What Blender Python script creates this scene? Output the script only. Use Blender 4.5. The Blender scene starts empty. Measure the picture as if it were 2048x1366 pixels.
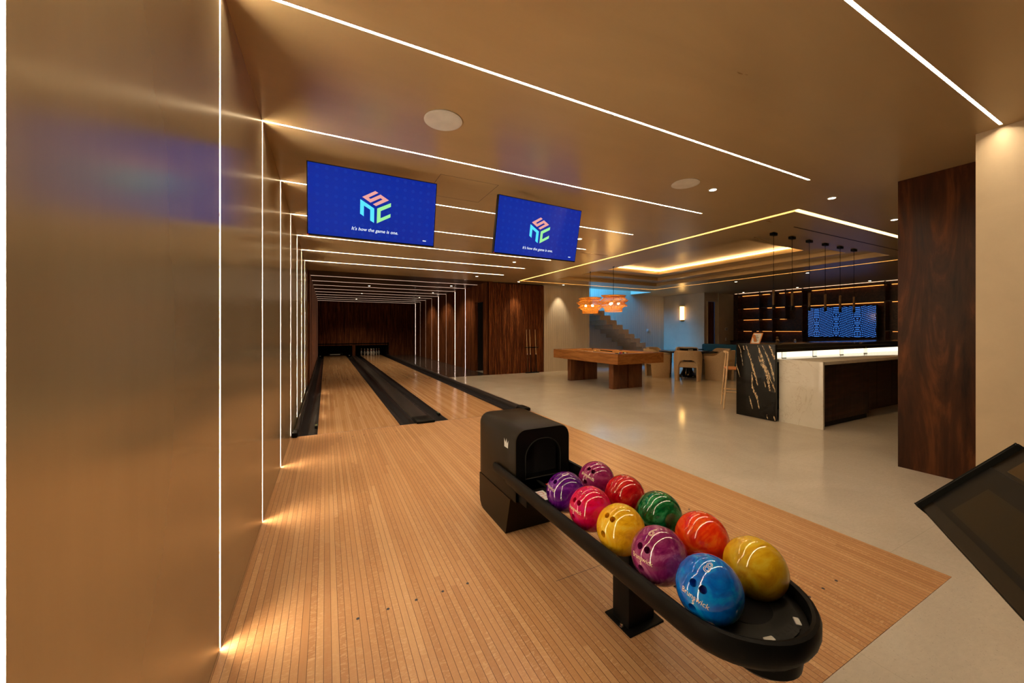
import bpy, bmesh, math, random
from math import pi, sin, cos, radians as R
from mathutils import Vector, Matrix
random.seed(7)
C = bpy.context.scene.collection
sc = bpy.context.scene

# ------------------------------------------------------------ camera
cam_d = bpy.data.cameras.new('camera'); cam = bpy.data.objects.new('camera', cam_d); C.objects.link(cam)
cam.location = (0, 0, 1.367); cam.rotation_euler = (R(90), 0, R(-26.597))
cam_d.sensor_width = 36; cam_d.lens = 743 / 2048 * 36; cam_d.shift_y = -22.5 / 2048; cam_d.clip_start = .02
sc.camera = cam
# ------------------------------------------------------------ view, world
sc.view_settings.view_transform = 'Standard'; sc.view_settings.look = 'None'
sc.view_settings.gamma = 1; sc.view_settings.use_curve_mapping = False
sc.view_settings.exposure = 0.0
w = bpy.data.worlds.new('world'); sc.world = w; w.use_nodes = True
w.node_tree.nodes['Background'].inputs[0].default_value = (.02, .05, .12, 1)
w.node_tree.nodes['Background'].inputs[1].default_value = .3
sc.cycles.use_denoising = True
sc.cycles.max_bounces = 8; sc.cycles.diffuse_bounces = 5; sc.cycles.glossy_bounces = 4
sc.cycles.sample_clamp_indirect = 4; sc.cycles.caustics_reflective = False; sc.cycles.caustics_refractive = False
LED = (1, .79, .53); LED_E = 135.0        # colour and strength of the LED lines
COVE = (1, .58, .22)
ZC = 2.86                                # ceiling height


def light(name, kind, loc, energy, color, size=.1, sy=None, rot=(0, 0, 0), spot=None):
    d = bpy.data.lights.new(name, kind); d.energy = energy; d.color = color
    if kind == 'AREA':
        d.size = size
        if sy: d.shape = 'RECTANGLE'; d.size_y = sy
    else: d.shadow_soft_size = size
    if spot: d.spot_size = R(spot); d.spot_blend = .7
    o = bpy.data.objects.new(name, d); o.location = loc; o.rotation_euler = rot; C.objects.link(o); return o


# daylight falling down the stairwell from the floor above
light('stairwell_daylight', 'AREA', (8.4, 11.15, 4.75), 650, (.045, .36, 1), 3.6, .9, rot=(0, R(-22), 0))

# ------------------------------------------------------------ materials
class NT:
    def __init__(s, name):
        s.m = bpy.data.materials.new(name); s.m.use_nodes = True
        s.t = s.m.node_tree; s.b = s.t.nodes['Principled BSDF']; s.out = s.t.nodes['Material Output']
        s.tc = None
    def n(s, typ, **kw):
        nd = s.t.nodes.new(typ)
        for k, v in kw.items(): setattr(nd, k, v)
        return nd
    def link(s, a, b): s.t.links.new(a, b)
    def put(s, sock, v):
        if isinstance(v, bpy.types.NodeSocket): s.link(v, sock)
        elif v is not None: sock.default_value = v
    def math(s, op, a, b=None, c=None):
        nd = s.n('ShaderNodeMath', operation=op)
        for i, v in enumerate((a, b, c)):
            if v is not None: s.put(nd.inputs[i], v)
        return nd.outputs[0]
    def obj(s):
        if not s.tc: s.tc = s.n('ShaderNodeTexCoord').outputs['Object']
        return s.tc
    def sep(s, v=None):
        nd = s.n('ShaderNodeSeparateXYZ'); s.link(v or s.obj(), nd.inputs[0]); return nd.outputs
    def comb(s, x=0., y=0., z=0.):
        nd = s.n('ShaderNodeCombineXYZ')
        for i, v in enumerate((x, y, z)): s.put(nd.inputs[i], v)
        return nd.outputs[0]
    def mapv(s, scale, v=None, rot=(0, 0, 0)):
        nd = s.n('ShaderNodeMapping'); s.link(v or s.obj(), nd.inputs[0])
        nd.inputs['Scale'].default_value = scale; nd.inputs['Rotation'].default_value = rot; return nd.outputs[0]
    def noise(s, v, scale=1., detail=4., rough=.55, dist=0.):
        nd = s.n('ShaderNodeTexNoise'); s.link(v, nd.inputs['Vector'])
        nd.inputs['Scale'].default_value = scale; nd.inputs['Detail'].default_value = detail
        nd.inputs['Roughness'].default_value = rough; nd.inputs['Distortion'].default_value = dist
        return nd.outputs['Fac']
    def white(s, v):
        nd = s.n('ShaderNodeTexWhiteNoise'); nd.noise_dimensions = '3D'; s.link(v, nd.inputs['Vector']); return nd.outputs['Value']
    def ramp(s, f, stops):
        nd = s.n('ShaderNodeValToRGB'); s.link(f, nd.inputs[0]); e = nd.color_ramp.elements
        while len(e) < len(stops): e.new(.5)
        for i, (p, c) in enumerate(stops): e[i].position = p; e[i].color = (*c, 1)
        return nd.outputs[0]
    def mix(s, f, a, b, mode='MIX'):
        nd = s.n('ShaderNodeMix', data_type='RGBA', blend_type=mode)
        s.put(nd.inputs[0], f)
        for i, v in ((6, a), (7, b)):
            if isinstance(v, tuple): v = (*v, 1) if len(v) == 3 else v
            s.put(nd.inputs[i], v)
        return nd.outputs[2]
    def bump(s, h, st=.2, d=.01):
        nd = s.n('ShaderNodeBump'); nd.inputs['Strength'].default_value = st; nd.inputs['Distance'].default_value = d
        s.link(h, nd.inputs['Height']); s.link(nd.outputs[0], s.b.inputs['Normal'])
    def done(s, col=None, rough=.5, metal=0., coat=0., coat_r=.05, spec=None, aniso=None):
        if isinstance(col, tuple): col = (*col, 1)
        s.put(s.b.inputs['Base Color'], col); s.put(s.b.inputs['Roughness'], rough); s.put(s.b.inputs['Metallic'], metal)
        s.b.inputs['Coat Weight'].default_value = coat; s.b.inputs['Coat Roughness'].default_value = coat_r
        if spec is not None: s.b.inputs['Specular IOR Level'].default_value = spec
        return s.m


def plain(name, col, rough=.5, metal=0., coat=0., var=.08, vs=8.):
    t = NT(name); f = t.noise(t.obj(), vs)
    c = t.ramp(f, [(.3, tuple(x * (1 - var) for x in col)), (.7, tuple(min(1, x * (1 + var)) for x in col))])
    return t.done(c, rough, metal, coat)


def emis(name, col, e):
    t = NT(name); t.done((.02, .02, .02), .4)
    t.b.inputs['Emission Color'].default_value = (*col, 1); t.b.inputs['Emission Strength'].default_value = e
    return t.m


def plaster(name, col, metal, rough, streak):
    t = NT(name)
    f = t.noise(t.mapv(streak), 1, 6, .6, .4); g = t.noise(t.obj(), .9, 3)
    c = t.ramp(f, [(.3, tuple(x * .86 for x in col)), (.7, tuple(x * 1.1 for x in col))])
    c = t.mix(g, c, tuple(x * .8 for x in col))
    r = t.math('MULTIPLY_ADD', f, .12, rough - .06)
    t.bump(t.noise(t.mapv(tuple(q * 2 for q in streak)), 1, 3), .05, .003)
    return t.done(c, r, metal)


def wood(name, dark, mid, hi, scale=(9, 9, .7), rough=.38, dist=1.2, coat=0.):
    t = NT(name)
    f = t.noise(t.mapv(scale), 1, 7, .62, dist)
    g = t.noise(t.mapv(tuple(q * 6 for q in scale)), 1, 3)
    h = t.math('ADD', t.math('MULTIPLY', f, .8), t.math('MULTIPLY', g, .2))
    c = t.ramp(h, [(.34, dark), (.5, mid), (.66, hi)])
    t.bump(g, .08, .002)
    return t.done(c, rough, 0, coat, .1)


def boards(name, rough, wd=.0302, tint=1., coat=0., fleck=1.):
    t = NT(name); x, y, z = t.sep()
    bx = t.math('DIVIDE', x, wd); bi = t.math('FLOOR', bx); fr = t.math('FRACT', bx)
    r1 = t.white(t.comb(bi, 3.1, 0.))
    seg = t.math('FLOOR', t.math('ADD', t.math('DIVIDE', y, 1.9), t.math('MULTIPLY', r1, 13.)))
    r2 = t.white(t.comb(bi, seg, 1.))
    base = t.ramp(r2, [(0, (.51 * tint, .265 * tint, .115 * tint)), (.35, (.57 * tint, .31 * tint, .14 * tint)),
                       (.7, (.62 * tint, .35 * tint, .165 * tint)), (1, (.68 * tint, .41 * tint, .205 * tint))])
    off = t.comb(x, t.math('ADD', y, t.math('MULTIPLY', r2, 40.)), 0.)
    gr = t.noise(t.mapv((70, 5, 1), off), 1, 5, .6, .6)
    fl = t.noise(t.mapv((34, 120, 1), off), 1, 3, .6, 1.0)
    c = t.mix(t.math('MULTIPLY', gr, .38 * fleck), base, (.36 * tint, .13 * tint, .045 * tint), 'MIX')
    c = t.mix(t.math('MULTIPLY', t.math('GREATER_THAN', fl, .56), t.math('MULTIPLY', r1, .34 * fleck)), c, (.85, .6, .36))
    edge = t.math('GREATER_THAN', t.math('ABSOLUTE', t.math('SUBTRACT', fr, .5)), .463)
    c = t.mix(t.math('MULTIPLY', edge, .88 if fleck == 1 else .4), c, (.08, .03, .01))
    return t.done(c, rough, 0, coat, .04)


def stone(name, c0, c1, rough, veins=True):
    t = NT(name); x, y, z = t.sep()
    n1 = t.noise(t.obj(), 1.4, 5, .6, .5); n2 = t.noise(t.mapv((22, 60, 22), None, (0, 0, .5)), 1, 4, .7)
    c = t.ramp(n1, [(.3, c0), (.7, c1)])
    c = t.mix(t.math('MULTIPLY', n2, .5), c, tuple(q * .62 for q in c0))
    sp = t.noise(t.obj(), 95, 2, .6)
    c = t.mix(t.math('MULTIPLY', t.math('GREATER_THAN', sp, .66), .35), c, tuple(q * .45 for q in c0))
    if veins:
        fx = t.math('FRACT', t.math('DIVIDE', t.math('ADD', x, .38), 1.2)); fy = t.math('FRACT', t.math('DIVIDE', t.math('ADD', y, .2), 1.2))
        j = t.math('MAXIMUM', t.math('LESS_THAN', fx, .0022), t.math('LESS_THAN', fy, .0022))
        c = t.mix(t.math('MULTIPLY', j, .35), c, tuple(q * .5 for q in c0))
    return t.done(c, t.math('MULTIPLY_ADD', n2, .06, rough))


def marble_black(name):
    t = NT(name)
    # tilted streaks of cream and gold, coming in clusters
    rt = t.mapv((1, 1, 1), None, (R(16), 0, 0))
    def lines(sc3, dist, lv, wd_):
        v = t.noise(t.mapv(sc3, rt), 1, 5, .6, dist)
        return t.math('LESS_THAN', t.math('ABSOLUTE', t.math('SUBTRACT', v, lv)), wd_)
    f = t.math('MAXIMUM', lines((2, 7, .8), .5, .53, .010), lines((4, 15, 1.3), .5, .57, .013))
    msk = t.math('GREATER_THAN', t.noise(t.mapv((1.2, 4.2, .7), rt), 1, 2), .60)
    brk = t.math('GREATER_THAN', t.noise(t.mapv((50, 50, 22), rt), 1, 3), .44)
    f = t.math('MULTIPLY', f, t.math('MAXIMUM', msk, 0.))
    c = t.mix(t.math('MULTIPLY', f, brk), (.008, .007, .005), (.70, .52, .32))
    return t.done(c, .12)


def marble_white(name):
    t = NT(name)
    v = t.noise(t.obj(), 2.1, 5, .6, 1.4)
    ln = t.math('LESS_THAN', t.math('ABSOLUTE', t.math('SUBTRACT', v, .5)), .006)
    c = t.ramp(t.noise(t.obj(), 3, 4), [(.3, (.66, .60, .50)), (.7, (.74, .69, .60))])
    return t.done(t.mix(t.math('MULTIPLY', ln, .28), c, (.35, .25, .15)), .14)


def ball_mat(name, a, b, c3, sc_=7., rough=.09):
    t = NT(name)
    f = t.noise(t.obj(), sc_ * 1.35, 5, .6, 2.2)
    c = t.ramp(f, [(.33, a), (.5, b), (.68, c3)])
    return t.done(c, rough, 0, .35, .03)


M = {}
M['gold'] = plaster('gold_plaster', (.62, .50, .305), .58, .21, (2.6, 2.6, .3))
M['ceil'] = plaster('ceiling_plaster', (.56, .41, .22), .22, .30, (.5, 2.6, 1))
M['beige'] = plaster('beige_plaster', (.62, .48, .31), 0, .55, (3, 3, 3))
M['grooved'] = plaster('grooved_panel', (.60, .52, .41), 0, .55, (30, 30, .5))
M['floor'] = stone('limestone', (.60, .525, .43), (.72, .635, .53), .10)
M['darkfloor'] = stone('dark_stone', (.055, .045, .04), (.08, .068, .06), .10, False)
M['approach'] = boards('maple_approach', .30)
M['lane'] = boards('maple_lane', .17, tint=.92, fleck=.4)
M['walnut'] = wood('walnut_slats', (.025, .007, .003), (.13, .038, .012), (.34, .115, .036), (16, 16, .9), .60)
M['walnutD'] = wood('walnut_panel', (.012, .005, .003), (.035, .013, .006), (.075, .028, .011), (1.2, 9, 9), .36)
M['pillar'] = wood('walnut_pillar', (.010, .0032, .0014), (.045, .013, .0045), (.13, .042, .012), (3.4, 3.4, .6), .42, 2.2); M['pillar'].node_tree.nodes['Principled BSDF'].inputs['Specular IOR Level'].default_value = .2
M['oakpool'] = wood('pool_table_oak', (.16, .055, .013), (.31, .12, .032), (.42, .185, .055), (3, 1.2, 12), .32)
M['pooldark'] = wood('pool_table_leg', (.07, .022, .007), (.14, .045, .014), (.21, .075, .024), (5, 5, .9), .35)
M['ash'] = wood('ash_stool', (.42, .26, .13), (.58, .38, .2), (.7, .48, .28), (9, 9, 1), .45)
M['black'] = plain('black_plastic', (.005, .0048, .0045), .40); M['black'].node_tree.nodes['Principled BSDF'].inputs['Specular IOR Level'].default_value = .08
M['hood'] = plain('satin_hood', (.012, .008, .004), .33, .1); M['hood'].node_tree.nodes['Principled BSDF'].inputs['Specular IOR Level'].default_value = .10
M['blackrub'] = plain('black_rubber', (.006, .006, .006), .6)
M['gutter'] = plain('gutter_plastic', (.014, .013, .015), .26)
M['cap'] = plain('capping', (.030, .024, .022), .30)
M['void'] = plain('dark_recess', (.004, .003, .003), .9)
M['metalB'] = plain('black_metal', (.012, .011, .010), .38, .5)
M['grey'] = plain('grey_key', (.45, .44, .40), .4)
M['greyd'] = plain('dark_trim', (.012, .012, .011), .5)
for q_ in ('greyd', 'blackrub'):
    if q_ in M: M[q_].node_tree.nodes['Principled BSDF'].inputs['Specular IOR Level'].default_value = .12
for q_, l_ in (('walnut', .12), ('walnutD', .25)): M[q_].node_tree.nodes['Principled BSDF'].inputs['Specular IOR Level'].default_value = l_
M['steel'] = plain('steel', (.55, .53, .5), .25, 1)
M['white'] = plain('white_paint', (.7, .66, .58), .5)
M['speaker'] = plain('speaker_grille', (.72, .70, .64), .7)
M['pin'] = plain('pin_white', (.75, .73, .7), .2)
M['pinred'] = plain('pin_red', (.5, .02, .02), .3)
M['bouclé'] = plain('bone_fabric', (.50, .37, .23), .85, 0, 0, .12, 60)
M['tealfab'] = plain('teal_fabric', (.012, .085, .115), .8, 0, 0, .15, 40)
M['tabletop'] = plain('black_lacquer', (.010, .009, .012), .10)
M['felt'] = plain('tan_felt', (.50, .26, .09), .9, 0, 0, .08, 50)
M['stair'] = plain('stair_stone', (.48, .34, .22), .5)
M['mblack'] = marble_black('black_marble'); M['mwhite'] = marble_white('white_quartz')
M['orangeW'] = plain('orange_wood', (.62, .22, .06), .4)
M['paper'] = plain('paper', (.62, .62, .6), .6)
M['ink'] = plain('dark_ink', (.05, .05, .07), .6)
M['brass'] = plain('brass', (.6, .36, .12), .3, 1)
M['bronze'] = plain('bronze', (.10, .055, .025), .35, .7)
M['cream'] = plain('engraving_cream', (.85, .68, .45), .4)
M['darkhole'] = plain('finger_hole', (.035, .022, .012), .5)
M['led'] = emis('led_line', LED, LED_E)
M['ledp'] = emis('led_line_tunnel', (1, .66, .45), 2.0)
M['ledw'] = emis('led_line_tunnel_wall', (1, .78, .62), 22)
M['ledl'] = emis('led_line_tunnel_left', (1, .42, .22), 0.30)
M['cove'] = emis('cove_line', COVE, 15)
M['ring'] = emis('slot_line', (1, .68, .32), 24)
M['shelfled'] = emis('shelf_line', (1, .32, .06), 2.4)
M['thinring'] = emis('thin_line', (1, .62, .36), 2.5)
M['chan'] = plain('white_channel', (.92, .90, .86), .6)
M['spot'] = emis('downlight_lens', (1, .85, .6), 10)
M['backlit'] = emis('backlit_glass', (1, .84, .62), 1.7)
M['bulb'] = emis('bulb', (1, .60, .18), 230)
M['whiteE'] = emis('screen_white', (.85, .95, 1), 1.0)
M['pinkE'] = emis('screen_salmon', (.83, .36, .33), 1.0)
M['cyanE'] = emis('screen_cyan', (.08, .78, 1.0), 1.0)
M['limeE'] = emis('screen_lime', (.36, .95, .36), .9)


def screen_blue():
    t = NT('screen_blue'); t.done((.005, .005, .01), .08)
    x, y, z = t.sep()
    gx = t.math('SUBTRACT', t.math('FRACT', t.math('MULTIPLY', x, 14.)), .5); gz = t.math('SUBTRACT', t.math('FRACT', t.math('MULTIPLY', z, 14.)), .5)
    d = t.math('SQRT', t.math('ADD', t.math('MULTIPLY', gx, gx), t.math('MULTIPLY', gz, gz)))
    dot = t.math('MULTIPLY', t.math('LESS_THAN', d, .2), .16)
    c = t.mix(dot, (.0, .010, .26), (.02, .12, .60))
    g = t.noise(t.mapv((1.2, 1, 1.6)), 1, 1)
    c = t.mix(t.math('MULTIPLY', g, .5), c, (.0, .050, .50))
    t.link(c, t.b.inputs['Emission Color']); t.b.inputs['Emission Strength'].default_value = .95
    return t.m


M['blue'] = screen_blue()


def screen_wave():
    t = NT('screen_wave'); t.done((.004, .005, .01), .1)
    x, y, z = t.sep()
    u = t.math('DIVIDE', t.math('SUBTRACT', 6.88, y), 1.77); v = t.math('DIVIDE', t.math('SUBTRACT', z, 1.15), .97)
    D = t.math('COSINE', t.math('MULTIPLY', t.math('SUBTRACT', u, .445), 2 * pi / .61))
    row = t.math('MULTIPLY', t.math('SUBTRACT', v, t.math('MULTIPLY', D, .075)), 17.)
    ri = t.math('FLOOR', row)
    ln = t.math('LESS_THAN', t.math('ABSOLUTE', t.math('SUBTRACT', t.math('FRACT', row), .5)), .15)
    jit = t.math('MULTIPLY', t.white(t.comb(ri, 2., 5.)), 1.)
    q = t.math('MULTIPLY', t.math('SUBTRACT', 1., t.math('ABSOLUTE', D)), 5.5)
    dash = t.math('FRACT', t.math('ADD', q, t.math('MULTIPLY', jit, t.math('MINIMUM', t.math('MULTIPLY', q, 14.), 1.))))
    dm = t.math('LESS_THAN', dash, .64)
    e = t.math('MULTIPLY', ln, dm)
    c = t.mix(e, (.0, .002, .014), (.06, .26, .88))
    t.link(c, t.b.inputs['Emission Color']); t.b.inputs['Emission Strength'].default_value = 1.3
    return t.m


M['wave'] = screen_wave()


def rattan():
    t = NT('rattan'); tr = t.n('ShaderNodeBsdfTranslucent'); tr.inputs[0].default_value = (1, .62, .15, 1)
    t.done((.80, .43, .09), .6); mx = t.n('ShaderNodeMixShader'); mx.inputs[0].default_value = .45
    t.link(t.b.outputs[0], mx.inputs[1]); t.link(tr.outputs[0], mx.inputs[2]); t.link(mx.outputs[0], t.out.inputs[0]); return t.m


M['rattan'] = rattan()


def glass():
    t = NT('clear_glass'); t.done((.9, .95, .9), .02); t.b.inputs['Transmission Weight'].default_value = 1; t.b.inputs['IOR'].default_value = 1.3; return t.m


M['glass'] = glass()

# ------------------------------------------------------------ geometry helpers
def box(bm, x0, x1, y0, y1, z0, z1, bev=0., seg=2):
    r = bmesh.ops.create_cube(bm, size=1)['verts']
    for v in r: v.co = ((x0 + x1) / 2 + v.co.x * (x1 - x0), (y0 + y1) / 2 + v.co.y * (y1 - y0), (z0 + z1) / 2 + v.co.z * (z1 - z0))
    if bev:
        es = {e for v in r for e in v.link_edges}
        bmesh.ops.bevel(bm, geom=list(es), offset=bev, segments=seg, affect='EDGES', profile=.5)
    return bm


def B(*a, **k): return box(bmesh.new(), *a, **k)


def tube(bm, pts, r, seg=8, closed=False, caps=True):
    pts = [Vector(p) for p in pts]; n = len(pts); rings = []; up0 = None
    rs = r if isinstance(r, (list, tuple)) else [r] * n
    for i, p in enumerate(pts):
        if closed: t = pts[(i + 1) % n] - pts[i - 1]
        else: t = pts[min(i + 1, n - 1)] - pts[max(i - 1, 0)]
        t.normalize()
        if up0 is None:
            up0 = Vector((0, 0, 1)) if abs(t.z) < .9 else Vector((1, 0, 0))
        a = t.cross(up0); a.normalize(); b = a.cross(t); up0 = b
        rings.append([bm.verts.new(p + (a * cos(2 * pi * k / seg) + b * sin(2 * pi * k / seg)) * rs[i]) for k in range(seg)])
    for i in range(n if closed else n - 1):
        A, Bq = rings[i], rings[(i + 1) % n]
        for k in range(seg): bm.faces.new((A[k], A[(k + 1) % seg], Bq[(k + 1) % seg], Bq[k]))
    if not closed and caps:
        bm.faces.new(rings[0]); bm.faces.new(rings[-1][::-1])
    return bm


def prism(bm, poly, axis, a, b):
    """poly in the two other axes (cyclic order x,y,z), extruded along axis from a to b"""
    def P(q, s):
        return {'x': (s, q[0], q[1]), 'y': (q[0], s, q[1]), 'z': (q[0], q[1], s)}[axis]
    A = [bm.verts.new(P(q, a)) for q in poly]; D = [bm.verts.new(P(q, b)) for q in poly]
    bm.faces.new(A); bm.faces.new(D[::-1]); n = len(poly)
    for i in range(n): bm.faces.new((A[i], A[(i + 1) % n], D[(i + 1) % n], D[i]))
    return bm


def lathe(bm, prof, c=(0, 0, 0), seg=24):
    rings = []
    for r, z in prof:
        rings.append([bm.verts.new((c[0] + r * cos(2 * pi * k / seg), c[1] + r * sin(2 * pi * k / seg), c[2] + z)) for k in range(seg)])
    for i in range(len(rings) - 1):
        for k in range(seg): bm.faces.new((rings[i][k], rings[i][(k + 1) % seg], rings[i + 1][(k + 1) % seg], rings[i + 1][k]))
    bm.faces.new(rings[0][::-1]); bm.faces.new(rings[-1]); return bm


def cyl(bm, x, y, z0, z1, r, seg=24): return lathe(bm, [(r, z0), (r, z1)], (x, y, 0), seg)


def smooth(me, ang=35):
    for p in me.polygons: p.use_smooth = True
    try: me.set_sharp_from_angle(angle=R(ang))
    except Exception: pass


def obj(name, bm, m, parent=None, loc=None, sm=True, kind=None):
    """loc: world point that becomes the object's origin (verts given in world coordinates)"""
    bmesh.ops.recalc_face_normals(bm, faces=bm.faces)
    o_ = Vector(loc) if loc else (parent.location.copy() if parent and parent.get('wc') else Vector((0, 0, 0)))
    if o_.length: bmesh.ops.translate(bm, vec=-o_, verts=bm.verts)
    me = bpy.data.meshes.new(name); bm.to_mesh(me); bm.free(); me.materials.append(m)
    if sm: smooth(me)
    o = bpy.data.objects.new(name, me); C.objects.link(o)
    if parent: o.parent = parent
    if loc and not parent: o.location = loc
    if kind: o['kind'] = kind
    return o


def tag(o, label, cat, group=None):
    o['label'] = label; o['category'] = cat
    if group: o['group'] = group
    return o


def thing(name, label, cat, loc=(0, 0, 0), rz=0., group=None, wc=True):
    """wc: its parts are written in world coordinates"""
    o = bpy.data.objects.new(name, None); C.objects.link(o); o.location = loc; o.rotation_euler = (0, 0, rz)
    o.empty_display_size = .1
    if wc: o['wc'] = 1
    return tag(o, label, cat, group)


def struct(name, bm, m, sm=False): return obj(name, bm, m, None, None, sm, 'structure')


def sub(name, bm, m, par, root):
    """a sub-part: child of a part whose origin is the root's origin"""
    bmesh.ops.translate(bm, vec=-root.location, verts=bm.verts) if root.get('wc') else None
    o = obj(name, bm, m, None); o.parent = par; return o


def copytree(o, parent=None):
    c = o.copy(); C.objects.link(c)
    if parent: c.parent = parent
    for ch in list(o.children): copytree(ch, c)
    return c


def text_mesh(s, size, shear=0., bold=0.):
    cu = bpy.data.curves.new('lettering', 'FONT'); cu.body = s; cu.size = size; cu.align_x = 'CENTER'; cu.align_y = 'CENTER'
    cu.shear = shear; cu.offset = bold; cu.extrude = 0; cu.resolution_u = 3
    o = bpy.data.objects.new('lettering', cu); C.objects.link(o)
    dg = bpy.context.evaluated_depsgraph_get(); dg.update()
    me = bpy.data.meshes.new_from_object(o.evaluated_get(dg)); bpy.data.objects.remove(o); bpy.data.curves.remove(cu)
    return me


def cells(bm, xs, ys, z, keep):
    V = {}
    def v(i, j):
        if (i, j) not in V: V[i, j] = bm.verts.new((xs[i], ys[j], z))
        return V[i, j]
    for i in range(len(xs) - 1):
        for j in range(len(ys) - 1):
            if keep((xs[i] + xs[i + 1]) / 2, (ys[j] + ys[j + 1]) / 2):
                bm.faces.new((v(i, j), v(i + 1, j), v(i + 1, j + 1), v(i, j + 1)))
    return bm


# ------------------------------------------------------------ floor
XL, XR, YB, YE = -.405, 15.3, -3.0, 21.3
AX1, AY0, FY = 3.10, .75, 5.5      # approach right edge, near edge, foul line
fl = bmesh.new()
box(fl, XL - .2, XR + .2, YB - .2, YE + 2, -.25, -.12); box(fl, XL, AX1, AY0, FY - .006, -.12, -.013)
for a in ((XL, XR, YB, AY0 - .001), (AX1 + .001, XR, AY0 - .001, 10.45), (4.5, 13.5, 10.45, 11.8), (13.4, 14.3, 9.75, 12.2)):
    box(fl, a[0], a[1], a[2], a[3], -.12, 0)
struct('floor', fl, M['floor'])
fd = bmesh.new(); box(fd, 3.06, 4.5, 10.45, YE, -.05, 0.0); box(fd, 4.5, 5.6, 10.9, 11.8, -.05, -.001)
struct('floor_tunnel', fd, M['darkfloor'])

ap = thing('approach', 'maple board approach with dark dots between the gold wall and the stone floor', 'bowling approach', (1.35, 3, 0))
obj('board_deck', B(XL, AX1, AY0, FY - .003, -.012, .001), M['approach'], ap, sm=False)
dots = [(.135 + .137 * k, 1.9) for k in range(5)] + [(1.93 + .137 * k, 1.93) for k in range(5)] + \
       [(2.214 + .137 * k, 1.02) for k in range(3)] + [(.17 + .137 * k, 5.2) for k in range(7)] + [(1.9 + .137 * k, 5.2) for k in range(7)]
for x, y in dots: obj('marker_dot', cyl(bmesh.new(), x, y, .001, .0018, .0075, 12), M['ink'], ap)
obj('deck_seam', B(1.12, 1.75, 1.7, 1.7022, .0008, .0016), M['ink'], ap)
obj('deck_seam', B(XL + .01, AX1 - .01, FY - .010, FY - .003, -.01, .0014), M['ink'], ap)

# ------------------------------------------------------------ lanes
YL = YE + .9
def gutter(x0, x1, root):
    g = bmesh.new(); n = 10; top = []; w_ = (x1 - x0)
    poly = [(x0, -.004)] + [(x0 + .012 + (w_ - .024) * k / n, -.004 - .052 * sin(pi * k / n) ** .6) for k in range(n + 1)] + [(x1, -.004), (x1, -.09), (x0, -.09)]
    prism(g, poly, 'y', FY, YL); return obj('gutter', g, M['gutter'], root)


def lane(x0, label):
    x1 = x0 + 1.054
    t = thing('bowling_lane', label, 'bowling lane', ((x0 + x1) / 2, FY, 0), group='lanes running into the wood tunnel')
    obj('lane_bed', B(x0, x1, FY - .002, YL, -.08, .0), M['lane'], t, sm=False)
    gutter(x0 - .235, x0, t); gutter(x1, x1 + .235, t)
    for k in range(-3, 4):
        y = 10.15 - abs(k) * .15; x = (x0 + x1) / 2 + k * .137
        a = bmesh.new(); prism(a, [(x - .011, y - .03), (x, y + .03), (x + .011, y - .03)], 'z', .0004, .001)
        obj('aiming_arrow', a, M['ink'], t, sm=False)
    return t


lane(-.10, 'left maple bowling lane with aiming arrows, next to the gold wall')
lane(1.675, 'right maple bowling lane with wall lines mirrored in it, next to the stone floor')


def capping(name, label, x0, x1, y0, y1, h, endlen):
    t = thing(name, label, 'lane capping', ((x0 + x1) / 2, y0, 0))
    b = bmesh.new(); r = .02
    poly = [(x0, -.06), (x0, h - r), (x0 + r * .5, h - r * .25), (x0 + r, h), (x1 - r, h), (x1 - r * .5, h - r * .25), (x1, h - r), (x1, -.06)]
    prism(b, poly, 'y', y0 + endlen, y1); obj('capping_strip', b, M['cap'], t)
    e = bmesh.new(); box(e, x0 - .012, x1 + .012, y0 - .06, y0 + endlen, .002, h + .016, .012, 3)
    obj('end_cap', e, M['black'], t); return t


cp = capping('lane_capping', 'wide black capping between the two bowling lanes', 1.19, 1.44, FY, YE - .03, .022, .30)
capping('lane_capping', 'narrow black capping rail between the left gutter and the gold wall', XL + .031, -.337, FY, YE - .03, .05, .16)
rr = thing('lane_capping', 'rounded black capping rail along the right edge of the right lane', 'lane capping', (3.03, FY, 0))
rb = bmesh.new(); prism(rb, [(2.965, -.06), (2.965, .03), (2.985, .055), (3.02, .062), (3.06, .05), (3.085, .02), (3.09, -.005), (3.06, -.06)], 'y', FY + .25, YE - .03)
obj('capping_strip', rb, M['cap'], rr)
rb = bmesh.new(); box(rb, 2.97, 3.092, FY - .04, FY + .26, .003, .064, .024, 4); obj('end_cap', rb, M['black'], rr)
# foul line sensors with small coloured stickers
for x, y, lab in ((-.125, 5.98, 'small foul sensor with a coloured sticker in the left gutter by the gold wall'),
                  (1.645, 5.98, 'small foul sensor with a coloured sticker beside the right lane near its black capping')):
    s = thing('foul_sensor', lab, 'sensor', (x, y, 0))
    obj('sensor_body', B(x - .018, x + .018, y - .07, y + .07, -.02, .018, .004), M['black'], s)
    for k, (nm, cc) in enumerate((('green', (.05, .3, .15)), ('orange', (.6, .2, .05)), ('green', (.05, .3, .15)))):
        key = 'sticker_' + nm
        if key not in M: M[key] = plain(key, cc, .5)
        obj('sticker', B(x - .014, x + .014, y - .045 + k * .03, y - .022 + k * .03, .0182, .0192), M[key], s)

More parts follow.
